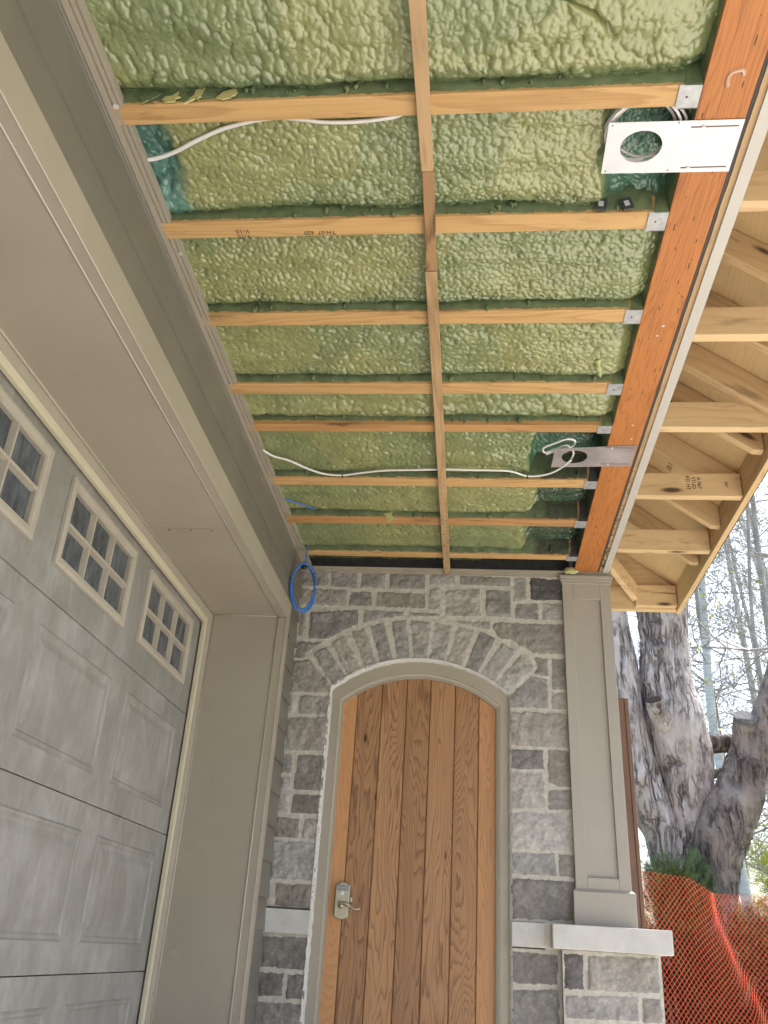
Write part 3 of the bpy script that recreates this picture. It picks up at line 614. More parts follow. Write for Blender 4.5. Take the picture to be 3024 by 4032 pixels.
# nails sticking through
nl = [(1.128, 3.62, 1.965), (1.128, 3.62, 1.945), (1.128, 3.62, 1.925), (1.04, 2.60, 2.12), (1.09, 2.60, 2.09)]
for i, p in enumerate(nl[:3]):
    mb = MB(); mb.tube([(p[0]-.0, p[1], p[2]), (p[0]+.034, p[1], p[2]+.001)], .0015, 6); o = mb.build('bent_nail', M['black']); tag(o, ('top', 'middle', 'bottom')[i]+' one of three black nails between splintered rafter tip and fascia', 'nail', 'three nails at the fascia')
def text(s, name, loc, rot, size, mat, parent=None, ext=.0004, label=None, cat=None, mirror=False):
    cu = bpy.data.curves.new(name, 'FONT'); cu.body = s; cu.size = size; cu.extrude = ext; cu.align_x = 'CENTER'; cu.align_y = 'CENTER'
    o = bpy.data.objects.new(name, cu); scene.collection.objects.link(o); dg = bpy.context.evaluated_depsgraph_get()
    me = bpy.data.meshes.new_from_object(o.evaluated_get(dg)); bpy.data.objects.remove(o)
    me.materials.append(mat); o = bpy.data.objects.new(name, me); scene.collection.objects.link(o)
    o.matrix_world = Matrix.Translation(loc) @ rot.to_4x4()
    if parent is not None:
        o.parent = parent; o.matrix_parent_inverse = parent.matrix_world.inverted()
    if label: tag(o, label, cat)
    return o
def basis(x, y): 
    x = Vector(x).normalized(); y = Vector(y).normalized(); z = x.cross(y); return Matrix((x, y, z)).transposed()
lo = {o.get('label', ''): o for o in bpy.data.objects}
bpy.context.view_layer.update()
text('A 067\nSTUD\nKD HT', 'lumber_stamp', Vector((.955, 3.5275, H+.066)), basis((0, 0, -1), (1, 0, 0)), .024, M['ink'], lo[ll[3]])
text('067', 'lumber_stamp', Vector((1.095, 3.5275, H+.06)), basis((0, 0, -1), (1, 0, 0)), .018, M['ink'], lo[ll[3]])
sh = [o for o in bpy.data.objects if o.name == 'roof_sheathing'][0]
sx = Vector((1, 0, -.75)).normalized()
text('WEST FRASER\nPLYWOOD', 'plywood_stamp', Vector((.93, 4.62, ZS(.93)-.0015)), basis((0, 1, 0), sx), .045, M['ink'], sh)
text('89 1 03', 'plywood_stamp', Vector((.93, 3.80, ZS(.93)-.0015)), basis((0, 1, 0), sx), .036, M['ink'], sh)
J = [o for o in bpy.data.objects if o.name.startswith('ceiling_joist')]
j2 = lo[jl[1]]
text('V-10\nV-10', 'lumber_stamp', Vector((-.70, 1.905, H-.0008)), basis((-1, 0, 0), (0, 1, 0)), .022, M['ink'], j2)
text('TH-07  620', 'lumber_stamp', Vector((-.47, 1.905, H-.0008)), basis((-1, 0, 0), (0, 1, 0)), .020, M['ink'], j2)

# ------------------------------------------------------------------ light plates
def plate(name, corners, hole, hr, z, mat, slots, lab):
    """flat sheet metal with round hole: polygon fan between outline and hole"""
    bm = bmesh.new(); N = 48
    c = Vector((hole[0], hole[1], z)); cs_ = [Vector((p[0], p[1], z)) for p in corners]
    outer = []
    per = []
    for i in range(4):
        a, b = cs_[i], cs_[(i+1) % 4]
        for k_ in range(12): outer.append(a.lerp(b, k_/12))
    ang = [math.atan2(p.y-c.y, p.x-c.x) for p in outer]
    inner = [c+Vector((hr[0]*math.cos(a), hr[1]*math.sin(a), 0)) for a in ang]
    vo_ = [bm.verts.new(p) for p in outer]; vi = [bm.verts.new(p) for p in inner]
    for i in range(N): bm.faces.new((vo_[i], vo_[(i+1) % N], vi[(i+1) % N], vi[i]))
    bm.normal_update()
    g = bmesh.ops.solidify(bm, geom=bm.faces[:], thickness=.0012)
    me = bpy.data.meshes.new('sheet'); bm.to_mesh(me); bm.free(); me.materials.append(mat)
    r = empty(name, (cs_[0].x, cs_[0].y, z)); tag(r, lab, 'mounting plate', 'light mounting plates screwed under the beam')
    o = bpy.data.objects.new('sheet', me); scene.collection.objects.link(o); o.parent = r; o.location = -r.location
    m = MB(); m2 = MB(); m4 = MB()
    for (xa, ya, xb, yb, sx_) in slots:
        m.box(xa, xb, ya-.0016, ya+.0016, z-.0022, z-.0012)
        m2.tube([(sx_, ya, z-.0022), (sx_, ya, z-.0055)], .0048, 10)
    for (px, py) in [(cs_[0].x+.01, cs_[0].y+.008), (cs_[3].x+.01, cs_[3].y-.008), (cs_[0].x+.17, cs_[0].y+.006), (cs_[3].x+.17, cs_[3].y-.006)]:
        m.tube([(px, py, z-.0022), (px, py, z-.0012)], .0022, 8)
    q = m.build('slot', M['brownboard'], None); q.parent = r; q.location = -r.location
    q = m2.build('screw', M['steel'], None); q.parent = r; q.location = -r.location
    return r
plate('mounting_plate', [(.314, 1.552), (.641, 1.554), (.642, 1.715), (.315, 1.711)], (.404, 1.628), (.052, .050), H-.002, M['steel'], [(.516, 1.572, .631, 0, .546), (.516, 1.698, .631, 0, .535)], 'large bright white metal plate with a round hole under the near beam')
plate('mounting_plate', [(.313, 3.126), (.634, 3.095), (.636, 3.263), (.310, 3.278)], (.398, 3.190), (.052, .052), H-.002, M['steel_dull'], [(.51, 3.115, .628, 0, .54), (.51, 3.245, .628, 0, .54)], 'smaller looking dull grey metal plate with an oval hole near the far end')

# ------------------------------------------------------------------ cables
def twin(name, pts, r_, mat, lab, cat='cable', gap=.006, k=8, grp=None):
    P = spline(pts, k); mb = MB()
    for sg in (-1, 1):
        Q = [p+Vector((0, sg*gap*.5, sg*gap*.35)) for p in P]; mb.tube(Q, r_, 7)
    o = mb.build(name, mat, None, True); tag(o, lab, cat, grp); return o
twin('white_cable', CAB1, .0048, M['cable'], 'white electrical cable leaving the left wall under the nearest joist', grp='white electrical cables')
twin('white_cable', CAB1B, .0042, M['cable'], 'short visible length of white cable behind the nearest joist at the middle strip', grp='white electrical cables')
r2 = twin('white_cable', CAB2+LOOP2, .0042, M['cable'], 'long white cable crossing the ceiling to the loops over the dull grey plate', grp='white electrical cables')
# coil above the big plate
mb = MB()
for q, (cx, cy, rx, ry, dz) in enumerate(((.405, 1.60, .092, .105, .016), (.418, 1.605, .096, .10, .028), (.40, 1.612, .088, .095, .04), (.425, 1.60, .1, .108, .05))):
    pts = [(cx+rx*math.cos(a), cy+ry*math.sin(a)*.95, H+dz+.004*math.sin(3*a)) for a in [2*math.pi*i/28 for i in range(29)]]
    mb.tube(pts, .0036, 7)
o = mb.build('cable_coil', M['cable'], None, True); tag(o, 'white cable coiled in loops above the large bright plate', 'cable coil')
# staples
def staple(x, y, z, lab):
    mb = MB(); mb.tube([(x, y-.01, z-.004), (x, y-.01, z-.012), (x+.0005, y+.01, z-.012), (x, y+.01, z-.004)], .0022, 6); o = mb.build('cable_staple', M['black']); tag(o, lab, 'staple', 'cable staples')
staple(CAB2[5][0], CAB2[5][1], CAB2[5][2]+.004, 'black staple on the white cable left of the middle strip')
staple(CAB2[12][0], CAB2[12][1], CAB2[12][2]+.004, 'black staple on the white cable right of the middle strip')
# blue cable and coil
r = empty('blue_cable_coil', (-.883, 4.15, 1.65)); tag(r, 'coil of bright blue cable hanging at the left corner of the stone wall', 'cable coil')
mb = MB()
for q in range(6):
    sx_ = 1+.06*math.sin(q*2.3); tl = R(-6+q*3.5); P = []
    for i in range(33):
        a = 2*math.pi*i/32; x = .058*sx_*math.cos(a); z = (.128+.004*math.sin(q*1.7))*math.sin(a)
        P.append((x*math.cos(tl)-z*math.sin(tl)*.5, .004*(q-3)+.03*math.cos(a), z+.004*math.cos(q)))
    mb.tube(P, .0034, 7)
mb.build('cable_loops', M['blue'], r, True)
mb = MB(); mb.tube(spline([tuple(Vector(p)-Vector((-.883, 4.15, 1.65))) for p in BLU2]+[(-.01, 0, .12)], 5), .0036, 7); mb.build('hanging_cable', M['blue'], r, True)
mb = MB(); mb.tube([(-.02, 0, .118), (-.004, -.01, .105), (.01, -.006, .112)], [.009, .011, .008], 8); mb.tube([(-.01, -.012, .105), (-.03, -.015, .088)], .002, 5); mb.build('cable_tie', M['black'], r, True)
mb = MB(); mb.tube(spline(BLU1+[(-.79, 3.80, H+.06)], 5), .0036, 7); o = mb.build('blue_cable', M['blue'], None, True); tag(o, 'short length of blue cable entering the foam above the coil', 'cable')
# dark box clips on joist two
for i, (x, lab) in enumerate(((.33, 'small black metal clip on the second joist, left one'), (.405, 'tilted black metal clip with a silver tab on the second joist'))):
    r = empty('metal_clip', (x, .988*H-.016, H+.004)); tag(r, lab, 'clip', 'black clips by the second joist')
    mb = MB(); mb.box(-.016, .016, -.003, .003, -.008, .035); mb.build('clip_body', M['hanger_dark'], r, bevel=.001); mb = MB(); mb.box(-.007, .007, -.005, -.0035, .004, .022); mb.build('clip_tab', M['steel'], r)
    r.rotation_euler = (0, R(-14 if i else 8), 0)

# ------------------------------------------------------------------ left: soffit channel, siding, header and jamb casing
r = empty('ceiling_channel', (-.93, 2, H)); tag(r, 'long taupe soffit channel along the top of the left wall', 'trim channel')
prof = [(-.952, H+.001), (-.952, H-.001), (-.9355, H-.001), (-.9345, H+.005), (-.9315, H+.005), (-.9305, H-.0005), (-.9205, H-.0005), (-.9195, H+.005), (-.9165, H+.005), (-.9155, H), (-.9065, H), (-.9065, H+.022), (-.952, H+.022)]
mb = MB(); mb.prism(prof, 'y', -.6, 4.43); o = mb.build('channel', M['trim']); o.parent = r; o.location = (.93, -2, -H)
mb = MB()
for (y, x, s0) in ((1.455, -.925, .008), (1.98, -.915, .007)):
    mb.tube([(x, y, H-.001), (x, y, H-.003)], s0, 8)
o = mb.build('caulk_spot', M['caulk']); o.parent = r; o.location = (.93, -2, -H)
r = empty('frieze_molding', (-.955, 2, 1.85)); tag(r, 'dark stepped frieze molding under the left ceiling channel', 'molding')
mb = MB(); mb.prism([(-.975, H), (-.951, H), (-.951, H-.012), (-.9535, H-.014), (-.9535, H-.026), (-.9565, H-.028), (-.9565, H-.040), (-.975, H-.040)], 'y', -.6, 4.43)
o = mb.build('molding', M['siding']); o.parent = r; o.location = (.955, -2, -1.85)
r = empty('lap_siding_wall', (-1, 2, 1)); tag(r, 'taupe lap siding wall between the garage casing and the ceiling', 'wall')
seams = [1.697, 1.56, 1.418, 1.264, 1.111, .958, .805, .652, .499, .346, .193, .055, -.09, -.24, -.39, -.54, -.69, -.84]
tops = [H]+seams[:-1]
for a, b in zip(seams, tops):
    lo_ = 4.125 if b <= 1.56 else -.6
    mb = MB(); mb.prism([(-.947, a), (-.957, b+.012), (-.975, b+.012), (-.975, a)], 'y', lo_, 4.438)
    o = mb.build('siding_board', M['siding'], None); o.parent = r; o.location = (1, -2, -1)
mb = MB(); mb.box(-1.30, -.98, -.6, 4.0, 1.50, 2.1); mb.box(-1.9, -.98, 4.16, 4.6, GZ, 2.1); mb.box(-1.9, -1.42, -.6, 4.16, 1.50, 2.1); o = mb.build('wall_core', M['dark_gap']); o.parent = r; o.location = (1, -2, -1)
# header
r = empty('garage_casing', (-.95, 2, 1.45)); tag(r, 'taupe metal clad casing around the garage opening', 'door casing')
def part(mb, name, mat, bevel=0, smooth=False):
    o = mb.build(name, mat, None, smooth, bevel); o.parent = r; o.location = -Vector(r.location); return o
ZH = 1.453; YJ = 4.05
mb = MB(); mb.box(-.972, -.930, -.6, 4.135, ZH-.004, 1.549); part(mb, 'header_face', M['trim'], .001)
mb = MB(); mb.box(-1.30, -.9725, -.6, 3.0475, ZH-.0015, ZH+.04); part(mb, 'header_soffit', M['trim'])
mb = MB(); mb.box(-1.30, -.9725, 3.054, YJ, ZH+.0006, ZH+.04); part(mb, 'header_soffit', M['trim'])
mb = MB(); mb.tube([(-.970, -.6, ZH-.0035), (-.970, YJ, ZH-.0035)], .003, 8); mb.tube([(-1.297, -.6, ZH-.002), (-1.297, YJ, ZH-.002)], .004, 8)
mb.tube([(-.932, -.6, ZH-.004), (-.932, 4.10, ZH-.004)], .002, 6)
mb.tube([(-1.297, YJ-.003, ZH-.001), (-.970, YJ-.003, ZH-.001)], .003, 8); mb.tube([(-.970, YJ-.003, ZH), (-.970, YJ-.003, GZ)], .0035, 8); mb.tube([(-1.297, YJ-.0035, ZH), (-1.297, YJ-.0035, GZ)], .0042, 8)
mb.tube([(-.931, YJ, ZH), (-.931, YJ, GZ)], .002, 6); part(mb, 'edge_bead', M['trim_light'], 0, True)
mb = MB(); mb.box(-1.304, -.972, YJ, YJ+.04, GZ, ZH+.001); part(mb, 'jamb_face', M['trim'])
mb = MB(); mb.box(-.972, -.930, YJ+.0005, 4.130, GZ, ZH-.006); part(mb, 'jamb_casing', M['trim'], .001)
mb = MB(); mb.prism([(-1.300, ZH), (-1.300, ZH-.012), (-1.310, ZH-.034), (-1.335, ZH-.034), (-1.335, ZH+.03), (-1.300, ZH+.03)], 'y', -.6, YJ-.02)
mb.prism([(-1.300, YJ), (-1.300, YJ-.012), (-1.312, YJ-.034), (-1.337, YJ-.034), (-1.337, YJ+.03), (-1.300, YJ+.03)], 'z', GZ, ZH-.001); part(mb, 'door_stop', M['trim'], .001)
mb = MB(); mb.prism([(-1.312, ZH-.034), (-1.3155, ZH-.062), (-1.332, ZH-.062), (-1.332, ZH-.034)], 'y', -.6, YJ-.03); mb.prism([(-1.314, YJ-.034), (-1.3175, YJ-.058), (-1.334, YJ-.058), (-1.334, YJ-.034)], 'z', GZ, ZH-.05)
part(mb, 'weather_seal', M['seal'], .001)

# ------------------------------------------------------------------ garage door
GX = -1.342
G = empty('garage_door', (GX, 1.8, 0)); tag(G, 'weathered taupe sectional garage door with a row of grille windows', 'garage door')
def gpart(mb, name, mat, bevel=0, parent=None):
    o = mb.build(name, mat, None, False, bevel); o.parent = G; o.location = -Vector(G.location); return o
wy = [3.245-.785*i for i in range(6)]
secs = [(.938, 1.47), (.405, .935), (-.128, .402), (-.661, -.131), (GZ+.002, -.664)]
WZ0, WZ1 = 1.045, 1.353
for si, (z0, z1) in enumerate(secs):
    mb = MB()
    if si == 0:
        ylist = sorted([(y, y+.615) for y in wy]); cur = -1.2
        for (a, b) in ylist: mb.box(GX-.045, GX, cur, a+.01, z0, z1); mb.box(GX-.045, GX, a+.0101, b-.0101, z0, WZ0+.01); mb.box(GX-.045, GX, a+.0101, b-.0101, WZ1-.01, z1); cur = b-.01
        mb.box(GX-.045, GX, cur, 4.06, z0, z1)
    else: mb.box(GX-.045, GX, -1.2, 4.06, z0, z1)
    gpart(mb, 'door_section', M['garage'], .002)
mb = MB(); mb.box(GX-.06, GX-.03, -1.2, 4.06, GZ, 1.47); gpart(mb, 'section_joint', M['dark_gap'])
# stamped raised panels
def raised(mb, y0, y1, z0, z1):
    def ring(i, dx): return [(GX+dx, y0+i, z0+i), (GX+dx, y1-i, z0+i), (GX+dx, y1-i, z1-i), (GX+dx, y0+i, z1-i)]
    L_ = [ring(0, .0004), ring(.007, .0065), ring(.016, .0065), ring(.024, .0015), ring(.036, .0015), ring(.062, .0085)]
    v = sum(L_, []); f = []
    for k_ in range(len(L_)-1):
        for i in range(4): a = 4*k_+i; b = 4*k_+(i+1) % 4; f.append((a, b, b+4, a+4))
    n_ = 4*(len(L_)-1); f.append((n_, n_+1, n_+2, n_+3)); mb.add(v, f)
for si, (z0, z1) in enumerate(secs[1:]):
    for y in wy:
        mb = MB(); raised(mb, y, y+.632, z0+.095, min(z1, z0+.533)-.088); 
        if z1-z0 > .4: gpart(mb, 'raised_panel', M['garage'])
M['wframe'] = plain('window_grille_plastic', (.36, .325, .265), .45, 0, .08, 12, speck=.4)
for y in wy:
    a, b = y, y+.615
    f = MB()
    # outer frame with bevelled profile
    def fr(o_, i_, d0, d1):
        pass
    fw = .034
    pr = lambda s: None
    def ring(i, dx): return [(GX+dx, a+i, WZ0+i), (GX+dx, b-i, WZ0+i), (GX+dx, b-i, WZ1-i), (GX+dx, a+i, WZ1-i)]
    L_ = [ring(-.004, .001), ring(-.002, .012), ring(.008, .016), ring(.016, .016), ring(.020, .012), ring(.030, .011), ring(fw, .0045), ring(fw, -.02)]
    v = sum(L_, []); fc = []
    for k_ in range(len(L_)-1):
        for i in range(4): p = 4*k_+i; q = 4*k_+(i+1) % 4; fc.append((p, q, q+4, p+4))
    f.add(v, fc)
    win = gpart(f, 'window_frame', M['wframe'])
    g = MB(); hw = .011; zc = (WZ0+WZ1)/2
    g.prism([(zc-hw, GX-.012), (zc-hw*.5, GX+.008), (zc+hw*.5, GX+.008), (zc+hw, GX-.012)], 'x', 0, 0) if False else None
    def bar(g, p0, p1, horiz):
        if horiz: g.add([(GX-.012, p0, zc-hw), (GX+.007, p0, zc-hw*.45), (GX+.007, p0, zc+hw*.45), (GX-.012, p0, zc+hw), (GX-.012, p1, zc-hw), (GX+.007, p1, zc-hw*.45), (GX+.007, p1, zc+hw*.45), (GX-.012, p1, zc+hw)], [(0,1,5,4), (1,2,6,5), (2,3,7,6)])
        else: g.add([(GX-.012, p0-hw, WZ0+fw), (GX+.0072, p0-hw*.45, WZ0+fw), (GX+.0072, p0+hw*.45, WZ0+fw), (GX-.012, p0+hw, WZ0+fw), (GX-.012, p0-hw, WZ1-fw), (GX+.0072, p0-hw*.45, WZ1-fw), (GX+.0072, p0+hw*.45, WZ1-fw), (GX-.012, p0+hw, WZ1-fw)], [(0,1,5,4), (1,2,6,5), (2,3,7,6)])
    bar(g, a+fw, b-fw, True); W_ = (b-a-2*fw)/3
    bar(g, a+fw+W_, 0, False); bar(g, a+fw+2*W_, 0, False)
    o = g.build('grille_bars', M['wframe'], None); o.parent = win
    p = MB(); p.box(GX-.016, GX-.012, a+.02, b-.02, WZ0+.02, WZ1-.02); o = p.build('pane', M['glass'], None); o.parent = win
mb = MB(); mb.box(-1.9, -1.45, -1.4, 4.2, GZ, 1.5); mb.box(-1.4, -.975, 4.16, 4.5, GZ, 1.6)
o = mb.build('garage_interior', M['dark_gap']); tag(o, 'dark garage interior behind the door windows', 'garage interior')

# ------------------------------------------------------------------ stone wall as one height field
def sdist(polys, X, Z):
    """signed distance (positive inside) to each polygon; returns best distance and index"""
    best = np.full(X.shape, -9.); idx = np.zeros(X.shape, int)
    for k, P in enumerate(polys):
        P = np.array(P); x0, z0 = P.min(0)-.05; x1, z1 = P.max(0)+.05
        m = (X > x0) & (X < x1) & (Z > z0) & (Z < z1)
        if not m.any(): continue
        x = X[m]; z = Z[m]; d = np.full(x.shape, 9.); ins = np.zeros(x.shape, bool)
        n = len(P)
        for i in range(n):
            a = P[i]; b = P[(i+1) % n]; e = b-a
            t = np.clip(((x-a[0])*e[0]+(z-a[1])*e[1])/max(e@e, 1e-9), 0, 1)
            d = np.minimum(d, np.hypot(x-a[0]-t*e[0], z-a[1]-t*e[1]))
            c = ((a[1] > z) != (b[1] > z)); xi = (b[0]-a[0])*(z-a[1])/(b[1]-a[1] if b[1] != a[1] else 1e-9)+a[0]
            ins ^= c & (x < xi)
        sd_ = np.where(ins, d, -d); bb = best[m]; ii = idx[m]; up = sd_ > bb
        bb[up] = sd_[up]; ii[up] = k; best[m] = bb; idx[m] = ii
    return best, idx
rt = random.Random(11)
def tones(n, dark=()):
    out = []
    for i in range(n):
        b = rt.uniform(.21, .33); w_ = rt.uniform(.002, .020)
        out.append((b+w_, b, b-w_))
    return np.array(out)
def masonry(name, polys, x0, x1, z0, z1, y, hole, parent, tn, st=.0055, light=()):
    xs = np.arange(x0, x1+st*.5, st); zs = np.arange(z0, z1+st*.5, st); X, Z = np.meshgrid(xs, zs)
    d, idx = sdist(polys, X, Z)
    nzv = np.array([[noise.noise(Vector((x*7, z*7, 0))) for x in xs] for z in zs]); nf = np.array([[noise.fractal(Vector((x*24, z*24, 4)), 1., 2.2, 4) for x in xs] for z in zs])
    nl_ = np.array([[noise.noise(Vector((x*55, z*55, 9))) for x in xs] for z in zs])
    dn = d+.0045*nf+.003*nl_-.0005
    ph = np.clip(dn/.022, 0, 1); ph = np.sqrt(1-(1-ph)**2)
    # each stone has its own chipped, tilted face
    tilt = np.array([(rt.uniform(-.03, .03), rt.uniform(-.03, .03), rt.uniform(0, .006)) for _ in polys])
    cen = np.array([np.mean(p, 0) for p in polys])
    tl = tilt[idx, 0]*(X-cen[idx, 0])+tilt[idx, 1]*(Z-cen[idx, 1])+tilt[idx, 2]
    h = ph*(.0075+tl*.7+.006*nzv+.006*nf+.002*nl_)+(1-ph)*(.0055+.003*nf+.0015*nl_)
    mort = 1-np.clip((dn+.001)/.004+.5, 0, 1)
    tn = tn.copy()
    ok = ~hole(X, Z)
    V = np.stack([X, y-h, Z], -1).reshape(-1, 3); ny_, nx_ = X.shape
    okf = ok.ravel(); F = []
    for j in range(ny_-1):
        b = j*nx_
        for i in range(nx_-1):
            if okf[b+i] and okf[b+i+1] and okf[b+nx_+i] and okf[b+nx_+i+1]: F.append((b+i, b+i+1, b+nx_+i+1, b+nx_+i))
    o = obj(name, V.tolist(), F, M['stone'], parent, True)
    setcol(o, 'tone', tn[idx.ravel()]); setcol(o, 'mortar', np.repeat(mort.reshape(-1, 1), 3, 1))
    return o
FC = (-.285, .672); FR = .700; FX0, FX1 = -.738, .176
def hole(X, Z):
    arch = (np.hypot(X-FC[0], Z-FC[1]) < FR) & (Z > 1.0)
    side = (Z <= 1.19)
    body = (X > FX0) & (X < FX1) & (arch | side)
    band = (Z > .052) & (Z < .160) & ((X < FX0+.02) | ((X > .15)))
    return body | band
r = empty('stone_wall', (-.3, D, GZ)); tag(r, 'grey brown stone wall with pale mortar around the arched door', 'stone wall')
extra = [[(-.96, -.55), (-.74, -.55), (-.74, -.73), (-.96, -.73)], [(.19, -.44), (.36, -.44), (.36, -.62), (.19, -.62)]]
tn = tones(len(STONES)+2)
dk0 = {29: .6, 43: .85, 44: .85, 51: .62, 50: .8}
tn[VOUSS[1]+2] = (.085, .083, .088)
v_ = VOUSS[1]
for q, f_ in {26: .6, 28: .62, 34: .6, 35: .6, 33: .75, 22: .72, 23: .66, 21: .8, 14: .75, 27: 1.45, 13: 1.2, 18: 1.25, 31: 1.2, 19: 1.15, 15: 1.1}.items(): tn[v_+q] *= f_
tn[10] *= .9; tn[1] *= .8; tn[16] *= 1.7
nA = len(STONES)
pol = STONES+extra
o = masonry('stonework', pol, -.965, .472, GZ, 1.872, D, hole, None, tn); o.parent = r; o.location = -Vector(r.location)
mb = MB(); mb.box(-1.0, FX0-.001, D+.035, D+.25, GZ, 1.9); mb.box(FX1+.001, .60, D+.035, D+.25, GZ, 1.9); mb.box(FX0-.001, FX1+.001, D+.035, D+.25, 1.38, 1.9)
o = mb.build('wall_core', M['concrete'], None); o.parent = r; o.location = -Vector(r.location)
# reveal around the opening
def arcpts(c, rad, xa, xb, zs, n=32):
    a0 = math.acos((xa-c[0])/rad); a1 = math.acos((xb-c[0])/rad)
    return [(xa, zs)]+[(c[0]+rad*math.cos(a0+(a1-a0)*i/n), c[1]+rad*math.sin(a0+(a1-a0)*i/n)) for i in range(n+1)]+[(xb, zs)]
P_ = arcpts(FC, FR-.001, FX0+.0015, FX1-.0015, GZ); V = []; F = []
n = 0
Q = []
for i in range(len(P_)-1):
    L__ = math.hypot(P_[i+1][0]-P_[i][0], P_[i+1][1]-P_[i][1]); kk = max(1, int(L__/.012))
    for q in range(kk): Q.append((P_[i][0]+(P_[i+1][0]-P_[i][0])*q/kk, P_[i][1]+(P_[i+1][1]-P_[i][1])*q/kk))
Q.append(P_[-1])
for i, (x, z) in enumerate(Q):
    e = .004*noise.noise(Vector((x*30, z*30, 0)))+.003*noise.noise(Vector((x*90, z*90, 0)))
    dx, dz = x-FC[0], (z-FC[1] if z > 1.1 else 0); l_ = math.hypot(dx, dz) or 1
    V += [(x+dx/l_*(.012+e), D-.012+e, z+dz/l_*(.012+e)), (x+dx/l_*(.002+e), D-.006+e, z+dz/l_*(.002+e)), (x-dx/l_*(.004+e), D+.006, z-dz/l_*(.004+e)), (x-dx/l_*.006, D+.045, z-dz/l_*.006)]
for i in range(len(Q)-1):
    for q in range(3): a = 4*i+q; F.append((a, a+1, a+5, a+4))
o = obj('mortar_reveal', V, F, M['caulk'], None, True); o.parent = r; o.location = -Vector(r.location)
# limestone blocks of the band
mb = MB(); mb.box(-.963, -.742, D-.028, D+.03, .050, .153); o = mb.build('limestone_block', M['lime'], None, bevel=.003); tag(o, 'pale smooth limestone block in the wall at the left of the door', 'limestone block', 'smooth limestone blocks beside the door')
mb = MB(); mb.box(.181, .331, D-.024, D+.03, .058, .160); o = mb.build('limestone_block', M['lime'], None, bevel=.003); tag(o, 'pale smooth limestone block in the wall at the right of the door', 'limestone block', 'smooth limestone blocks beside the door')
mb = MB(); mb.box(.331, .48, D-.004, D+.03, .05, .165); o = mb.build('mortar_joint', M['concrete'], None); o.parent = r; o.location = -Vector(r.location)
# pier + ledge
PF = 4.388
r = empty('stone_pier', (.6, PF, GZ)); tag(r, 'low stone pier under the taupe column, right of the door', 'stone pier')
ex = [[(.405, -.30), (.62, -.30), (.62, -.46), (.405, -.46)], [(.64, -.30), (.81, -.30), (.81, -.46), (.64, -.46)], [(.405, -.48), (.81, -.48), (.81, -.66), (.405, -.66)], [(.405, -.68), (.55, -.68), (.55, -.84), (.405, -.84)], [(.57, -.68), (.81, -.68), (.81, -.84), (.57, -.84)]]
tp = tones(len(PSTONES)+5); tp[0] = (.12, .115, .12); tp[1] = (.28, .265, .245)
PX0, PX1 = .400, .822
o = masonry('stonework', PSTONES+ex, PX0, PX1, GZ, .058, PF, lambda X, Z: X > 9, None, tp); o.parent = r; o.location = -Vector(r.location)
# rough right edge and sides
mb = MB(); mb.box(PX0+.001, PX1-.002, PF+.004, D+.26, GZ, .055); o = mb.build('pier_core', M['stone'], None); o.parent = r; o.location = -Vector(r.location)
setcol(o, 'tone', np.tile(np.array((.22, .21, .2)), (len(o.data.vertices), 1))); setcol(o, 'mortar', np.zeros((len(o.data.vertices), 3)))
mb = MB(); mb.box(.356, .871, 4.330, D+.28, .059, .158); o = mb.build('limestone_ledge', M['lime'], None, bevel=.004); tag(o, 'thick projecting limestone ledge between the stone pier and the column', 'stone ledge')
# top channel on stone wall
mb = MB(); mb.prism([(4.452, H+.004), (4.405, H+.004), (4.405, H-.0015), (4.412, H-.0015), (4.412, H-.006), (4.425, H-.006), (4.425, H-.012), (4.435, H-.012), (4.435, H-.020), (4.452, H-.020)], 'x', -.955, .70)
o = mb.build('wall_top_channel', M['trim']); tag(o, 'taupe channel molding capping the stone wall under the ceiling', 'trim channel')

# ------------------------------------------------------------------ arched door
r = empty('arched_door_frame', (-.28, D, GZ)); tag(r, 'taupe arched door frame set in the stone wall', 'door frame')
def archband(c, r_out, r_in, xo0, xo1, xi0, xi1, y0, y1, name, mat):
    O = arcpts(c, r_out, xo0, xo1, GZ, 40); I = arcpts(c, r_in, xi0, xi1, GZ, 40); n = len(O); V = []
    for y in (y0, y1): V += [(p[0], y, p[1]) for p in O]+[(p[0], y, p[1]) for p in I]
    F = []
    for i in range(n-1):
        F += [(i, i+1, n+i+1, n+i), (2*n+i, 3*n+i, 3*n+i+1, 2*n+i+1), (n+i, n+i+1, 3*n+i+1, 3*n+i), (i, 2*n+i, 2*n+i+1, i+1)]
    mb = MB(); mb.add(V, F); o = mb.build(name, mat, None); o.parent = r; o.location = -Vector(r.location); return o
archband(FC, FR+.004, .634, FX0-.004, FX1+.004, -.690, .130, D+.010, D+.09, 'frame_casing', M['trim'])
archband(FC, .634, .6235, -.690, .130, -.683, .122, D+.018, D+.09, 'frame_bead', M['trim_light'])
archband(FC, .6235, .612, -.683, .122, -.6735, .1125, D+.026, D+.09, 'frame_stop', M['trim'])
DY = D+.042
r = empty('plank_door', (-.28, DY, GZ)); tag(r, 'arched cedar plank door with vertical grooves and a lever lock', 'door')
PB = [-.678, -.604, -.477, -.349, -.226, -.098, .023, .117]
mb = MB(); pids = []
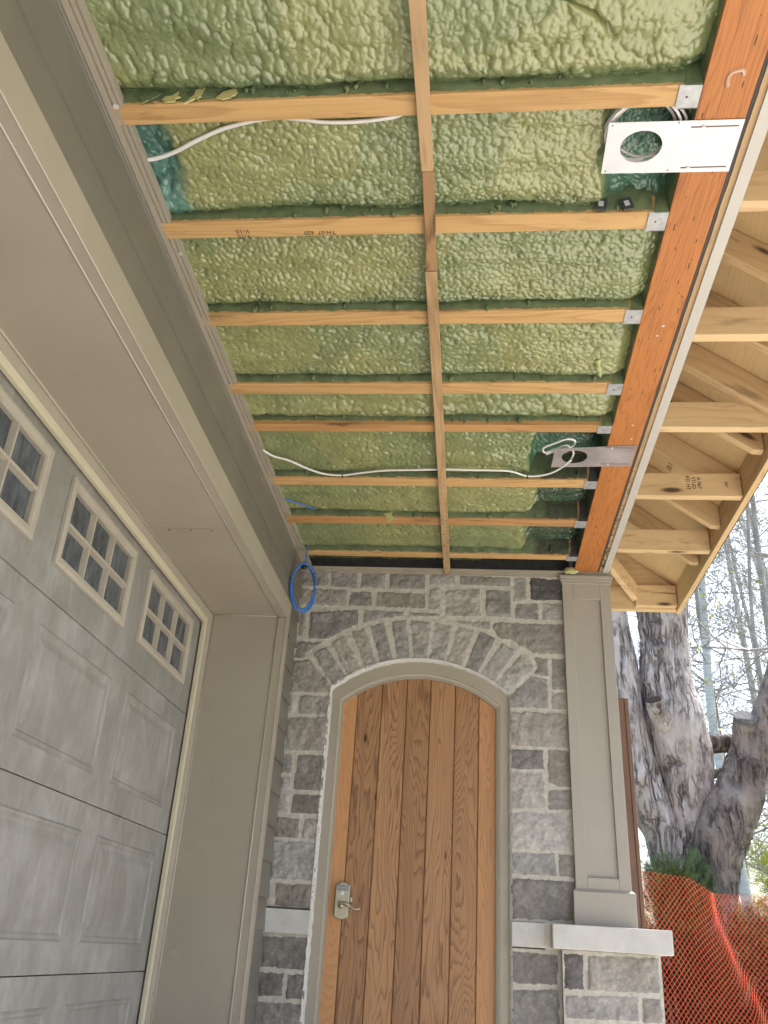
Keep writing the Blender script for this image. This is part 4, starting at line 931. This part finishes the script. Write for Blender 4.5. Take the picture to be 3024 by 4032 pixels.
for i in range(7):
    a, b = PB[i], PB[i+1]; g = .004; zt = 1.31
    def top(x): return FC[1]+math.sqrt(max(.0, .618**2-(x-FC[0])**2))
    n = 10; xs = [a+.0008, a+g]+[a+g+(b-a-2*g)*q/n for q in range(1, n)]+[b-g, b-.0008]
    ys_ = [DY+.0065, DY]+[DY]*(n-1)+[DY, DY+.0065]
    base = len(mb.v); v = []
    for x, y in zip(xs, ys_): v += [(x, y, GZ+.01), (x, y, top(x))]
    f = [(2*q, 2*q+2, 2*q+3, 2*q+1) for q in range(len(xs)-1)]
    mb.add(v, f); pids += [((i*.37) % 1, (.98, .42, .3, .5, .35, .55, .9)[i], (1., .45, .8, .3, .65, .5, .75)[i])]*len(v)
me_o = obj('planks', mb.v, mb.f, M['cedar'], None); setcol(me_o, 'pid', np.array(pids)); me_o.parent = r; me_o.location = -Vector(r.location)
mb = MB(); mb.box(-.70, .14, DY+.0068, DY+.04, GZ, 1.34); o = mb.build('door_core', M['brownboard']); o.parent = r; o.location = -Vector(r.location)
# lock
def dpart(mb, name, mat, par=None, bevel=0, smooth=False):
    o = mb.build(name, mat, None, smooth, bevel)
    if par is None: o.parent = r; o.location = -Vector(r.location)
    else: o.parent = par
    return o
lx, ly = -.606, DY
mb = MB(); hw = .0345
pl = [(lx-hw, .137), (lx-hw, .272)]+[(lx-hw+2*hw*i/8, .272+.014*math.sin(math.pi*i/8)) for i in range(1, 8)]+[(lx+hw, .272), (lx+hw, .137)]+[(lx+hw-2*hw*i/8, .137-.014*math.sin(math.pi*i/8)) for i in range(1, 8)]
mb.prism(pl, 'y', ly-.022, ly+.001); lock = dpart(mb, 'lock_plate', M['nickel'], None, .004)
mb = MB()
for rr2 in range(2):
    for cc_ in range(5): x = lx-.024+cc_*.012; z = .268-rr2*.014; mb.box(x-.0046, x+.0046, ly-.0255, ly-.0215, z-.0055, z+.0055)
dpart(mb, 'keypad_button', plain('keypad_rubber', (.16, .18, .22), .4), lock, .001)
nums = '1234567890'
tm = None
for q in range(10):
    x = lx-.024+(q % 5)*.012; z = .268-(q//5)*.014
    o = text(nums[q], 'keypad_digit', Vector((x, ly-.0258, z)), basis((1, 0, 0), (0, 0, 1)), .008, M['steel']); o.parent = lock; o.matrix_parent_inverse = Matrix.Identity(4); o.location = (x, ly-.0258, z)
mb = MB(); mb.tube([(lx, ly-.021, .236), (lx, ly-.026, .236)], .0085, 20); dpart(mb, 'key_cylinder', M['steel'], lock, 0, False)
mb = MB(); mb.tube([(lx-.004, ly-.021, .186), (lx-.004, ly-.040, .186)], [.017, .013], 20); mb.tube(spline([(lx-.004, ly-.038, .190), (lx-.002, ly-.05, .192), (lx+.02, ly-.054, .192), (lx+.045, ly-.052, .180), (lx+.068, ly-.05, .170), (lx+.09, ly-.046, .174)], 5), [.011]*6+[.008]*8+[.0055]*12, 10); dpart(mb, 'lever', M['nickel'], lock, 0, True)
mb = MB(); mb.box(lx+.037, lx+.046, ly-.006, ly-.001, .203, .221); dpart(mb, 'sticker', M['caulk'], lock)

# ------------------------------------------------------------------ column
r = empty('porch_column', (.59, 4.41, .16)); tag(r, 'square taupe panelled column standing on the limestone ledge', 'column')
def cpart(mb, name, mat=None, bevel=.002): 
    o = mb.build(name, mat or M['col'], None, False, bevel); o.parent = r; o.location = -Vector(r.location); return o
M['col'] = plain('column_paint', (.335, .305, .26), .5, 0, .04, 3, .4, .4)
# tapered shaft: bottom .472-.722, top .456-.705
def shaft(xl0, xr0, z0, xl1, xr1, z1, y0, y1):
    v = [(xl0, y0, z0), (xr0, y0, z0), (xr0, y1, z0), (xl0, y1, z0), (xl1, y0, z1), (xr1, y0, z1), (xr1, y1, z1), (xl1, y1, z1)]
    mb = MB(); mb.add(v, [(0, 3, 2, 1), (4, 5, 6, 7), (0, 1, 5, 4), (1, 2, 6, 5), (2, 3, 7, 6), (3, 0, 4, 7)]); return mb
def xl(z, f): # position f 0..1 across the shaft at height z
    t = (z-.31)/(1.82-.31); a = .4725+(.456-.4725)*t; b = .7225+(.705-.7225)*t; return a+(b-a)*f
cf = .235
cpart(shaft(xl(.3, 0), xl(.3, 1), .30, xl(1.84, 0), xl(1.84, 1), 1.84, 4.424, 4.66), 'shaft')
pL, pR = .21, .78
cpart(shaft(xl(.3, 0), xl(.3, pL), .301, xl(1.82, 0), xl(1.82, pL), 1.822, 4.410, 4.4245), 'left_stile')
cpart(shaft(xl(.3, pR), xl(.3, 1), .301, xl(1.82, pR), xl(1.82, 1), 1.822, 4.410, 4.4245), 'right_stile')
cpart(shaft(xl(1.72, pL)+.0003, xl(1.72, pR)-.0003, 1.722, xl(1.82, pL)+.0003, xl(1.82, pR)-.0003, 1.821, 4.4104, 4.4245), 'top_rail')
cpart(shaft(xl(.3, pL)+.0003, xl(.3, pR)-.0003, .3015, xl(.362, pL)+.0003, xl(.362, pR)-.0003, .362, 4.4104, 4.4245), 'bottom_rail')
mb = MB(); mb.box(.4595, .737, 4.395, 4.68, .158, .301); bs = cpart(mb, 'base_block')
mb = MB(); P0 = [(.4595, 4.395), (.737, 4.395), (.737, 4.66), (.4595, 4.66)]; P1 = [(.4715, 4.4095), (.7225, 4.4095), (.7225, 4.65), (.4715, 4.65)]
mb.add([(x, y, .3012) for x, y in P0]+[(x, y, .314) for x, y in P1], [(0, 1, 5, 4), (1, 2, 6, 5), (2, 3, 7, 6), (3, 0, 4, 7), (4, 5, 6, 7)]); cpart(mb, 'base_cap', None, 0)
for k, (z0, z1, e) in enumerate(((1.808, 1.822, .004), (1.8222, 1.836, .009), (1.8362, 1.853, .014))):
    mb = MB(); mb.box(.456-e, .705+e, 4.409-e, 4.67, z0, z1); cpart(mb, 'capital_molding', None, .002)
mb = MB(); mb.box(.50, .716, 4.42, 4.66, 1.853, 2.2); cpart(mb, 'column_head')
# leaning brown board behind the column
mb = MB(); mb.add([(.66, 4.60, .16), (.788, 4.60, .16), (.772, 4.60, 1.255), (.66, 4.60, 1.255), (.66, 4.62, .16), (.788, 4.62, .16), (.772, 4.62, 1.255), (.66, 4.62, 1.255)], [(0, 3, 2, 1), (4, 5, 6, 7), (0, 1, 5, 4), (1, 2, 6, 5), (2, 3, 7, 6), (3, 0, 4, 7)])
r2_ = empty('brown_board', (.75, 4.6, .16)); tag(r2_, 'brown wood board standing behind the column on the ledge', 'board')
o = mb.build('board_face', M['brownboard'], None, bevel=.002); o.parent = r2_; o.location = -Vector(r2_.location)
mb = MB(); mb.add([(.789, 4.596, .16), (.806, 4.596, .16), (.793, 4.596, 1.252), (.773, 4.596, 1.252), (.789, 4.63, .16), (.806, 4.63, .16), (.793, 4.63, 1.252), (.773, 4.63, 1.252)], [(0, 3, 2, 1), (4, 5, 6, 7), (0, 1, 5, 4), (1, 2, 6, 5), (2, 3, 7, 6), (3, 0, 4, 7)])
o = mb.build('board_edge', M['brownboard'], None, bevel=.002); o.parent = r2_; o.location = -Vector(r2_.location)

# ------------------------------------------------------------------ main tree
r = empty('old_tree', (2.0, 8.0, GZ)); tag(r, 'old multi trunked tree with peeling grey bark beyond the porch', 'tree')
BURL = [Vector(q) for q in [(1.633, 7.72, 1.773), (1.851, 7.75, 1.359), (1.393, 7.75, 1.441), (1.659, 7.8, 2.575), (1.459, 7.75, 1.199), (1.953, 7.5, 0.9), (2.162, 7.55, 1.261)]]
def barkwob(seed, a=.09):
    def f(p, d):
        q = p*1.0+d*.12
        s_ = Vector((q.x*9, q.y*9, q.z*2.2+seed)); k_ = Vector((q.x*30, q.y*30, q.z*6+seed)); g_ = Vector((q.x*3, q.y*3, q.z*2+seed))
        ridg = 1-abs(noise.noise(k_))*3
        bb = sum(math.exp(-((p+d*.14-c).length/.075)**2) for c in BURL)
        return 1+a*noise.noise(s_)+.10*noise.noise(g_)+.05*ridg+.35*bb
    return f
def limb(paths, name, mat, k=14, n=56, seed=0, a=.09):
    mb = MB()
    for P in paths:
        S_ = spline([p[:3] for p in P], k); Rr = []
        for i in range(len(P)-1):
            for j in range(k): t = j/k; t = t*t*(3-2*t); Rr.append(P[i][3]*(1-t)+P[i+1][3]*t)
        Rr.append(P[-1][3])
        mb.tube(S_, Rr, n, wob=barkwob(seed, a))
    o = mb.build(name, mat, None, True); o.parent = r; o.location = -Vector(r.location); return o
limb([TR_B], 'trunk', M['bark'], 16, 72, 0)
limb([TR_A], 'trunk', M['bark'], 14, 56, 5)
limb([TR_C], 'trunk', M['bark_dark'], 14, 64, 9, .13)
limb([TR_S1], 'cut_stub', M['bark_dark'], 6, 28, 2)
limb([TR_S2], 'hollow_stub', M['bark'], 6, 28, 3)
limb([TR_H1], 'branch', M['bark_dark'], 6, 24, 3); limb([TR_H2], 'branch', M['bark_dark'], 6, 16, 3); limb([TR_H3], 'branch', M['bark'], 6, 16, 3)
p = Vector(TR_S1[0][:3]); mb = MB(); mb.tube([p+Vector((0, .01, -.03)), p+Vector((0, -.028, .006))], TR_S1[0][3]*1.03, 24, wob=lambda p, d: 1+.06*noise.noise(d*3)); o = mb.build('sawn_face', M['cutwood'], None, False); o.parent = r; o.location = -Vector(r.location)
p = Vector(TR_S2[0][:3]); q = Vector(TR_S2[1][:3]); dd_ = (p-q).normalized()
mb = MB(); mb.tube([p+dd_*.002, p+dd_*.010], TR_S2[0][3]*.90, 20, wob=lambda p, d: 1+.2*noise.noise(d*3)); o = mb.build('hollow', M['hollow'], None, False); o.parent = r; o.location = -Vector(r.location)  # flat disc on the stub end, darkness of the hole painted on
# burrs
for i, (x, z, sz) in enumerate(((0, 0, 0),)): pass

# ------------------------------------------------------------------ birches and bare trees
def grow(rng, base, top, r0, r1, nb, blen, spread, lean, mb_t, mb_b, mb_l, budp, zmin=1.0, thin=.010):
    pts = []; n = 16; b = Vector(base); tpt = Vector(top); sd_ = rng.uniform(0, 99)
    for i in range(n+1):
        t = i/n; p = b.lerp(tpt, t)+Vector((noise.noise(Vector((t*3, sd_, 0))), noise.noise(Vector((t*3, sd_, 5))), 0))*lean; pts.append(p)
    rad = [r0+(r1-r0)*i/n for i in range(n+1)]; mb_t.tube(pts, rad, 10)
    for k_ in range(nb):
        t = rng.uniform(.10, .99); i = min(n-1, int(t*n)); p = pts[i].lerp(pts[i+1], t*n-i)
        if p.z < zmin: continue
        an = rng.uniform(0, 2*math.pi); up = rng.uniform(.0, .75); dv = Vector((math.cos(an), math.sin(an), up)).normalized()
        L_ = blen*(1.15-t*.75)*rng.uniform(.5, 1.2); branch(rng, p, dv, L_, max(.008, r0*.20*(1.1-t)), 0, mb_b, mb_l, budp, thin)
def branch(rng, p, d, L_, rad, lv, mb_b, mb_l, budp, thin):
    n = 7 if lv == 0 else 4; pts = [p.copy()]; q = p.copy(); dv = d.copy()
    for i in range(n):
        dv = (dv+Vector((rng.uniform(-1, 1), rng.uniform(-1, 1), rng.uniform(-.8, .9)))*(.25 if lv == 0 else .33)).normalized(); q = q+dv*(L_/n); pts.append(q.copy())
    mb_b.tube(pts, [max(rad*(1-.75*i/n), thin*.42) for i in range(n+1)], 4 if lv == 0 else 3, cap=False)
    if lv < 2:
        for k_ in range((8 if lv == 0 else 4)):
            i = rng.randrange(1 if lv == 0 else 0, n); t = rng.random(); s_ = pts[i].lerp(pts[i+1], t)
            e = (dv*.5+Vector((rng.uniform(-1, 1), rng.uniform(-1, 1), rng.uniform(-.5, 1)))).normalized()
            branch(rng, s_, e, L_*rng.uniform(.3, .55), rad*.5, lv+1, mb_b, mb_l, budp, thin)
    elif rng.random() < budp:
        c = pts[-1]; s_ = rng.uniform(.012, .03); a = Vector((rng.uniform(-1, 1), rng.uniform(-1, 1), rng.uniform(-1, 1))).normalized()*s_; b_ = a.orthogonal().normalized()*s_
        mb_l.add([c-a, c-b_, c+a, c+b_], [(0, 1, 2, 3)])
def at(px, Y, z):   # x so that the trunk stands at the bearing px (metres right of axis at depth Y)
    return (px*Y, Y, z)
bt = [  # bearing x/y low, bearing high, Y, radius, kind
    (.288, .252, 12.5, .085, 0), (.305, .286, 14.5, .07, 0), (.322, .335, 13.5, .075, 0), (.268, .262, 15.5, .06, 1), (.345, .375, 12.0, .06, 1),
    (.225, .215, 13.0, .05, 1), (.36, .34, 15.0, .07, 0), (.245, .235, 17.0, .055, 0), (.31, .36, 10.5, .035, 1), (.335, .30, 17.5, .07, 0), (.385, .42, 13.0, .06, 1), (.20, .19, 16., .06, 0)]
bl_ = ['tall white birch close behind the right side of the old tree', 'thin white birch seen through the middle of the branches', 'white birch leaning right behind the cut stub', 'slim brown sapling between two birches', 'slender brown tree leaning right near the photo edge',
       'thin brown tree seen between the two left trunks', 'white birch standing near the right edge of the photo', 'far thin birch just right of the main trunk', 'very thin dark sapling in front of the birches', 'farthest white birch in the middle distance', 'brown tree mostly beyond the right photo edge', 'far birch seen left of the main trunk']
for i, (bl0, bl1, Y, rad, kd) in enumerate(bt):
    rng = random.Random(100+i); T, B, L_ = MB(), MB(), MB()
    hgt = rng.uniform(9.5, 12.5)
    grow(rng, (bl0*Y, Y, GZ), (bl1*Y, Y+rng.uniform(-.5, .5), hgt), rad, rad*.3, 44 if kd == 0 else 38, 2.4, 0, .35, T, B, L_, .22, 1.0, .008 if Y > 13 else .006)
    tr = empty('birch_tree' if kd == 0 else 'bare_tree', (bl0*Y, Y, GZ)); tag(tr, bl_[i], 'birch tree' if kd == 0 else 'bare tree', 'birches and bare trees behind the old tree')
    for mb_, nm, mt in ((T, 'trunk', M['birch'] if kd == 0 else M['twig']), (B, 'crown', M['twig']), (L_, 'buds', M['bud'])):
        if mb_.v: o = obj(nm, mb_.v, mb_.f, mt, None, nm == 'trunk'); o.parent = tr; o.location = -Vector(tr.location)
# a strong bare limb reaching in from the right
rng = random.Random(77); B, L_ = MB(), MB()
for (a, b, ra) in (((2.15, 9.2, 3.05), (5.2, 9.6, 3.30), .028), ((3.0, 9.0, 4.15), (5.4, 9.4, 3.35), .045), ((3.0, 9.5, 6.2), (5.2, 9.3, 4.4), .035)):
    a = Vector(a); b = Vector(b); P = [a.lerp(b, t/12)+Vector((0, 0, .10*noise.noise(Vector((t*.5, ra*99, 0))))) for t in range(13)]
    B.tube(P, [ra*(.35+.65*i/12) for i in range(13)], 7)
    for i in range(1, 12):
        for _ in range(2):
            branch(rng, P[i], Vector((rng.uniform(-1, .3), rng.uniform(-1, 1), rng.uniform(-.6, 1))).normalized(), .9, .010, 1, B, L_, .8, .007)
tr = empty('bare_tree', (5.4, 9.4, GZ)); tag(tr, 'dark bare boughs reaching in from a tree beyond the right photo edge', 'bare tree', 'birches and bare trees behind the old tree')
T = MB(); T.tube([(5.4, 9.4, GZ), (5.3, 9.5, 2), (5.3, 9.5, 5), (5.1, 9.4, 8)], [.16, .14, .1, .05], 12)
for mb_, nm, mt in ((T, 'trunk', M['twig']), (B, 'crown', M['twig']), (L_, 'buds', M['bud'])):
    o = obj(nm, mb_.v, mb_.f, mt, None); o.parent = tr; o.location = -Vector(tr.location)

# ------------------------------------------------------------------ shrubs
def shrub(name, c, rad, n, size, mat, lab, cat, seed, tips=None, top=None, grp=None):
    """sprigs: each a small fan of narrow leaflets, spread through the volume with clumps"""
    rng = random.Random(seed); mb = MB(); m2 = MB(); cx, cy, cz = c
    cl = [(Vector((rng.gauss(0, .5), rng.gauss(0, .5), rng.uniform(-.9, .75))), rng.uniform(.25, .45)) for _ in range(26)]
    for k_ in range(n):
        cc_, cr = rng.choice(cl); v = Vector((rng.gauss(0, 1), rng.gauss(0, 1), rng.gauss(0, 1))).normalized()*cr*rng.random()**.4
        u_ = cc_+v
        if u_.length > 1.15: u_ = u_.normalized()*rng.uniform(.8, 1.1)
        p = Vector((cx+u_.x*rad[0], cy+u_.y*rad[1], cz+u_.z*rad[2]))
        if p.z < GZ: continue
        dv = (Vector((u_.x, u_.y, u_.z+.7))+Vector((rng.uniform(-1, 1), rng.uniform(-1, 1), rng.uniform(-1, 1)))*.8).normalized()
        sd_ = dv.orthogonal().normalized(); sd_ = Matrix.Rotation(rng.uniform(0, 6.28), 3, dv) @ sd_
        tgt = m2 if (tips and u_.z > .3 and rng.random() < .5) else mb
        for q in range(4):
            b_ = p+dv*size*.45*q; w_ = size*.55
            for sg in (-1, 1):
                e = b_+sd_*sg*w_+dv*w_*.7; nn = dv.cross(sd_)*size*.10
                tgt.add([b_-dv*size*.07, e, b_+dv*size*.09], [(0, 1, 2)])
    r = empty(name, (cx, cy, GZ)); tag(r, lab, cat, grp)
    o = obj('foliage', mb.v, mb.f, mat, None); o.parent = r; o.location = -Vector(r.location)
    if tips and m2.v: o = obj('new_growth', m2.v, m2.f, tips, None); o.parent = r; o.location = -Vector(r.location)
    # woody stems inside
    s_ = MB()
    for _ in range(14): a = rng.uniform(0, 6.28); s_.tube([(cx, cy, GZ), (cx+.3*rad[0]*math.cos(a), cy+.3*rad[1]*math.sin(a), (GZ+cz)/2+.1), (cx+.45*rad[0]*math.cos(a), cy+.2+.3*rad[1]*math.sin(a), cz+.2*rad[2])], [.02, .013, .005], 5)
    o = obj('stems', s_.v, s_.f, M['twig'], None); o.parent = r; o.location = -Vector(r.location)
    return r
g_ = 'evergreen shrubs behind the orange mesh'
shrub('evergreen_shrub', (1.42, 7.15, -.02), (.38, .38, .86), 22000, .030, M['yew'], 'evergreen shrub rising above the orange mesh in front of the old tree', 'shrub', 1, M['yew_hi'], grp=g_)
shrub('evergreen_shrub', (1.98, 7.2, -.22), (.46, .40, .74), 22000, .030, M['yew'], 'dark evergreen shrub behind the low right part of the mesh', 'shrub', 2, M['yew_hi'], grp=g_)
shrub('evergreen_shrub', (1.66, 7.35, -.50), (.70, .35, .66), 20000, .030, M['yew'], 'low dark evergreen shrub under the old tree between two others', 'shrub', 3, grp=g_)
shrub('evergreen_shrub', (.95, 7.5, -.2), (.4, .4, .8), 6000, .028, M['yew'], 'evergreen shrub mostly hidden behind the column and pier', 'shrub', 4, grp=g_)
shrub('evergreen_shrub', (2.65, 7.8, -.15), (.5, .4, .75), 5000, .028, M['yew'], 'evergreen shrub at the right edge of the photo', 'shrub', 5, M['yew_hi'], grp=g_)
shrub('flowering_shrub', (4.4, 14.0, .6), (1.3, .8, 1.9), 6500, .07, M['yellow'], 'yellow flowering shrub far behind at the right photo edge', 'shrub', 6, M['bud'])
shrub('leafy_shrub', (3.0, 15.0, .2), (1.4, .8, 1.5), 5000, .07, M['yew_hi'], 'pale green shrub far behind the old tree base', 'shrub', 7, M['bud'])
# dark hedge further back so that no horizon shows
o = shrub('evergreen_hedge', (2.2, 8.9, -.3), (2.2, .35, .85), 12000, .04, M['yew'], 'long low evergreen hedge behind the old tree', 'hedge', 8)

# ------------------------------------------------------------------ orange safety mesh
def fpos(u, v):
    """u along the fence (metres of netting), v down from the top edge"""
    # crease: starts at the top near x=1.50 and wanders right while going down
    uc = .70+.34*float(sst(.05, 1.0, v))+.03*math.sin(v*5)
    s_ = float(sst(uc-.14, uc+.09, u))
    x = .98+u*.90-.07*s_-.025*float(sst(uc+.38, uc+.52, u-.1*v))+.02*math.sin(u*5+v*3)
    y = 6.40-.03*s_*(1-s_)*4-.05*math.exp(-((u-.45)/.35)**2)*min(1, v*2)+.07*s_+.03*math.sin(u*7+v*2)
    b = .009*math.sin(u*23+v*9)*(.3+s_*(1-s_)*1.2)
    ztop = .585-.025*float(sst(.1, .4, u))-.105*float(sst(.42, .74, u))+.01*math.sin(u*6)-.01*float(sst(.8, 1.6, u))
    zt = ztop+(.03 if s_ > .9 else .03*s_)
    zt = zt+(.50-zt)*float(sst(0, .9, v))
    return Vector((x+b*.5, y, zt-v*(1.0)))
mb = MB(); cw, ch = .034, .038
NU = 50; NV = 38
r = empty('safety_fence', (1.6, 6.5, GZ)); tag(r, 'orange plastic safety mesh draped before the evergreen shrubs', 'fence')
for sgn in (1, -1):
    for k_ in range(-NV*2, NU*2+NV*2, 2):
        pts = []
        for j in range(0, NV*2+1):
            u = (k_+sgn*j)*cw*.5; v = j*ch*.5
            if 0 <= u <= NU*cw: pts.append(fpos(u, v))
            elif len(pts) > 1: mb.tube(pts, .0017, 4, cap=False); pts = []
            else: pts = []
        if len(pts) > 1: mb.tube(pts, .0017, 4, cap=False)
o = obj('netting', mb.v, mb.f, M['orange'], None); o.parent = r; o.location = -Vector(r.location)

# ------------------------------------------------------------------ nails and pencil lines
def nail(x, y, z, dx, dy, dz, lab, L_=.02, rad=.0013):
    mb = MB(); mb.tube([(x, y, z), (x+dx*L_, y+dy*L_, z+dz*L_)], rad, 6); o = mb.build('nail', M['black']); tag(o, lab, 'nail', 'nails driven through the eave wood'); return o
rafter4 = [o for o in bpy.data.objects if o.get('label', '').startswith('sloping rafter tail with nails')][0]
for k_ in range(2):
    mb = MB(); x = .93+.07*k_; mb.tube([(x, 2.6185, 2.27-.07*k_*.75), (x+.022, 2.6185, 2.30-.07*k_*.75)], .0014, 6)
    o = mb.build('nail', M['black']); o.parent = rafter4; o.matrix_parent_inverse = Matrix.Translation(-Vector(rafter4.location))
blk = [o for o in bpy.data.objects if o.name == 'nailer_block'][0]
rs = random.Random(9)
for k_ in range(9):
    x = rs.choice((.95, 1.00, 1.08, 1.13))+rs.uniform(-.02, .02); z = rs.uniform(1.90, 1.995); mb = MB(); mb.tube([(x, 4.894, z), (x, 4.8915, z)], .0017, 8)
    o = mb.build('nail', M['black']); o.parent = blk; o.matrix_parent_inverse = Matrix.Translation(-Vector(blk.location))
mb = MB(); mb.prism([(1.02, 1.962), (1.158, 1.958), (1.158, 1.9605), (1.10, 1.9625)], 'y', 4.8915, 4.894); o = mb.build('split', M['black']); o.parent = blk; o.matrix_parent_inverse = Matrix.Translation(-Vector(blk.location))
fas = [o for o in bpy.data.objects if o.name == 'fascia_board'][0]
for y in lk[1:]:
    for dz in (.02, .05, .085):
        mb = MB(); mb.tube([(1.1615, y-.004, H+dz), (1.158, y-.012, H+dz)], .0016, 6); o = mb.build('nail', M['black']); o.parent = fas; o.matrix_parent_inverse = Matrix.Translation(-Vector(fas.location))
# seam screws in the header soffit
cas = [o for o in bpy.data.objects if o.name == 'garage_casing'][0]
for x in (-1.22, -1.13, -1.045):
    mb = MB(); mb.tube([(x, 3.065, ZH-.0005), (x, 3.065, ZH-.003)], .0035, 8); o = mb.build('screw', M['brownboard']); o.parent = cas; o.matrix_parent_inverse = Matrix.Translation(-Vector(cas.location))

# ------------------------------------------------------------------ one mesh, one piece: cut loose pieces apart
SPLIT = {'flange', 'slot', 'screw', 'paint_spot', 'caulk_spot', 'keypad_button', 'grille_bars', 'edge_bead', 'door_stop', 'weather_seal', 'wall_core', 'cable_coil_loop'}
REN = {'grille_bars': 'grille_bar'}
for o in list(bpy.data.objects):
    base = o.name.split('.')[0]
    if base not in SPLIT or o.type != 'MESH': continue
    me = o.data; n = len(me.vertices); par = list(range(n))
    def find(a):
        while par[a] != a: par[a] = par[par[a]]; a = par[a]
        return a
    for e in me.edges:
        a, c = find(e.vertices[0]), find(e.vertices[1])
        if a != c: par[a] = c
    comps = {}
    for f in me.polygons: comps.setdefault(find(f.vertices[0]), []).append(f)
    if base in REN: o.name = REN[base]
    if len(comps) < 2: continue
    new = []
    for fs in comps.values():
        ids = sorted({i for f in fs for i in f.vertices}); mp = {v: i for i, v in enumerate(ids)}
        m = bpy.data.meshes.new(me.name); m.from_pydata([me.vertices[i].co[:] for i in ids], [], [[mp[i] for i in f.vertices] for f in fs])
        for mt in me.materials: m.materials.append(mt)
        m.polygons.foreach_set('use_smooth', [f.use_smooth for f in fs]); new.append(m)
    for m in new[1:]:
        c = o.copy(); c.data = m; scene.collection.objects.link(c)
    o.data = new[0]
for o in bpy.data.objects:
    if o.name.split('.')[0] in ('buds', 'drill_marks'): o['kind'] = 'stuff'
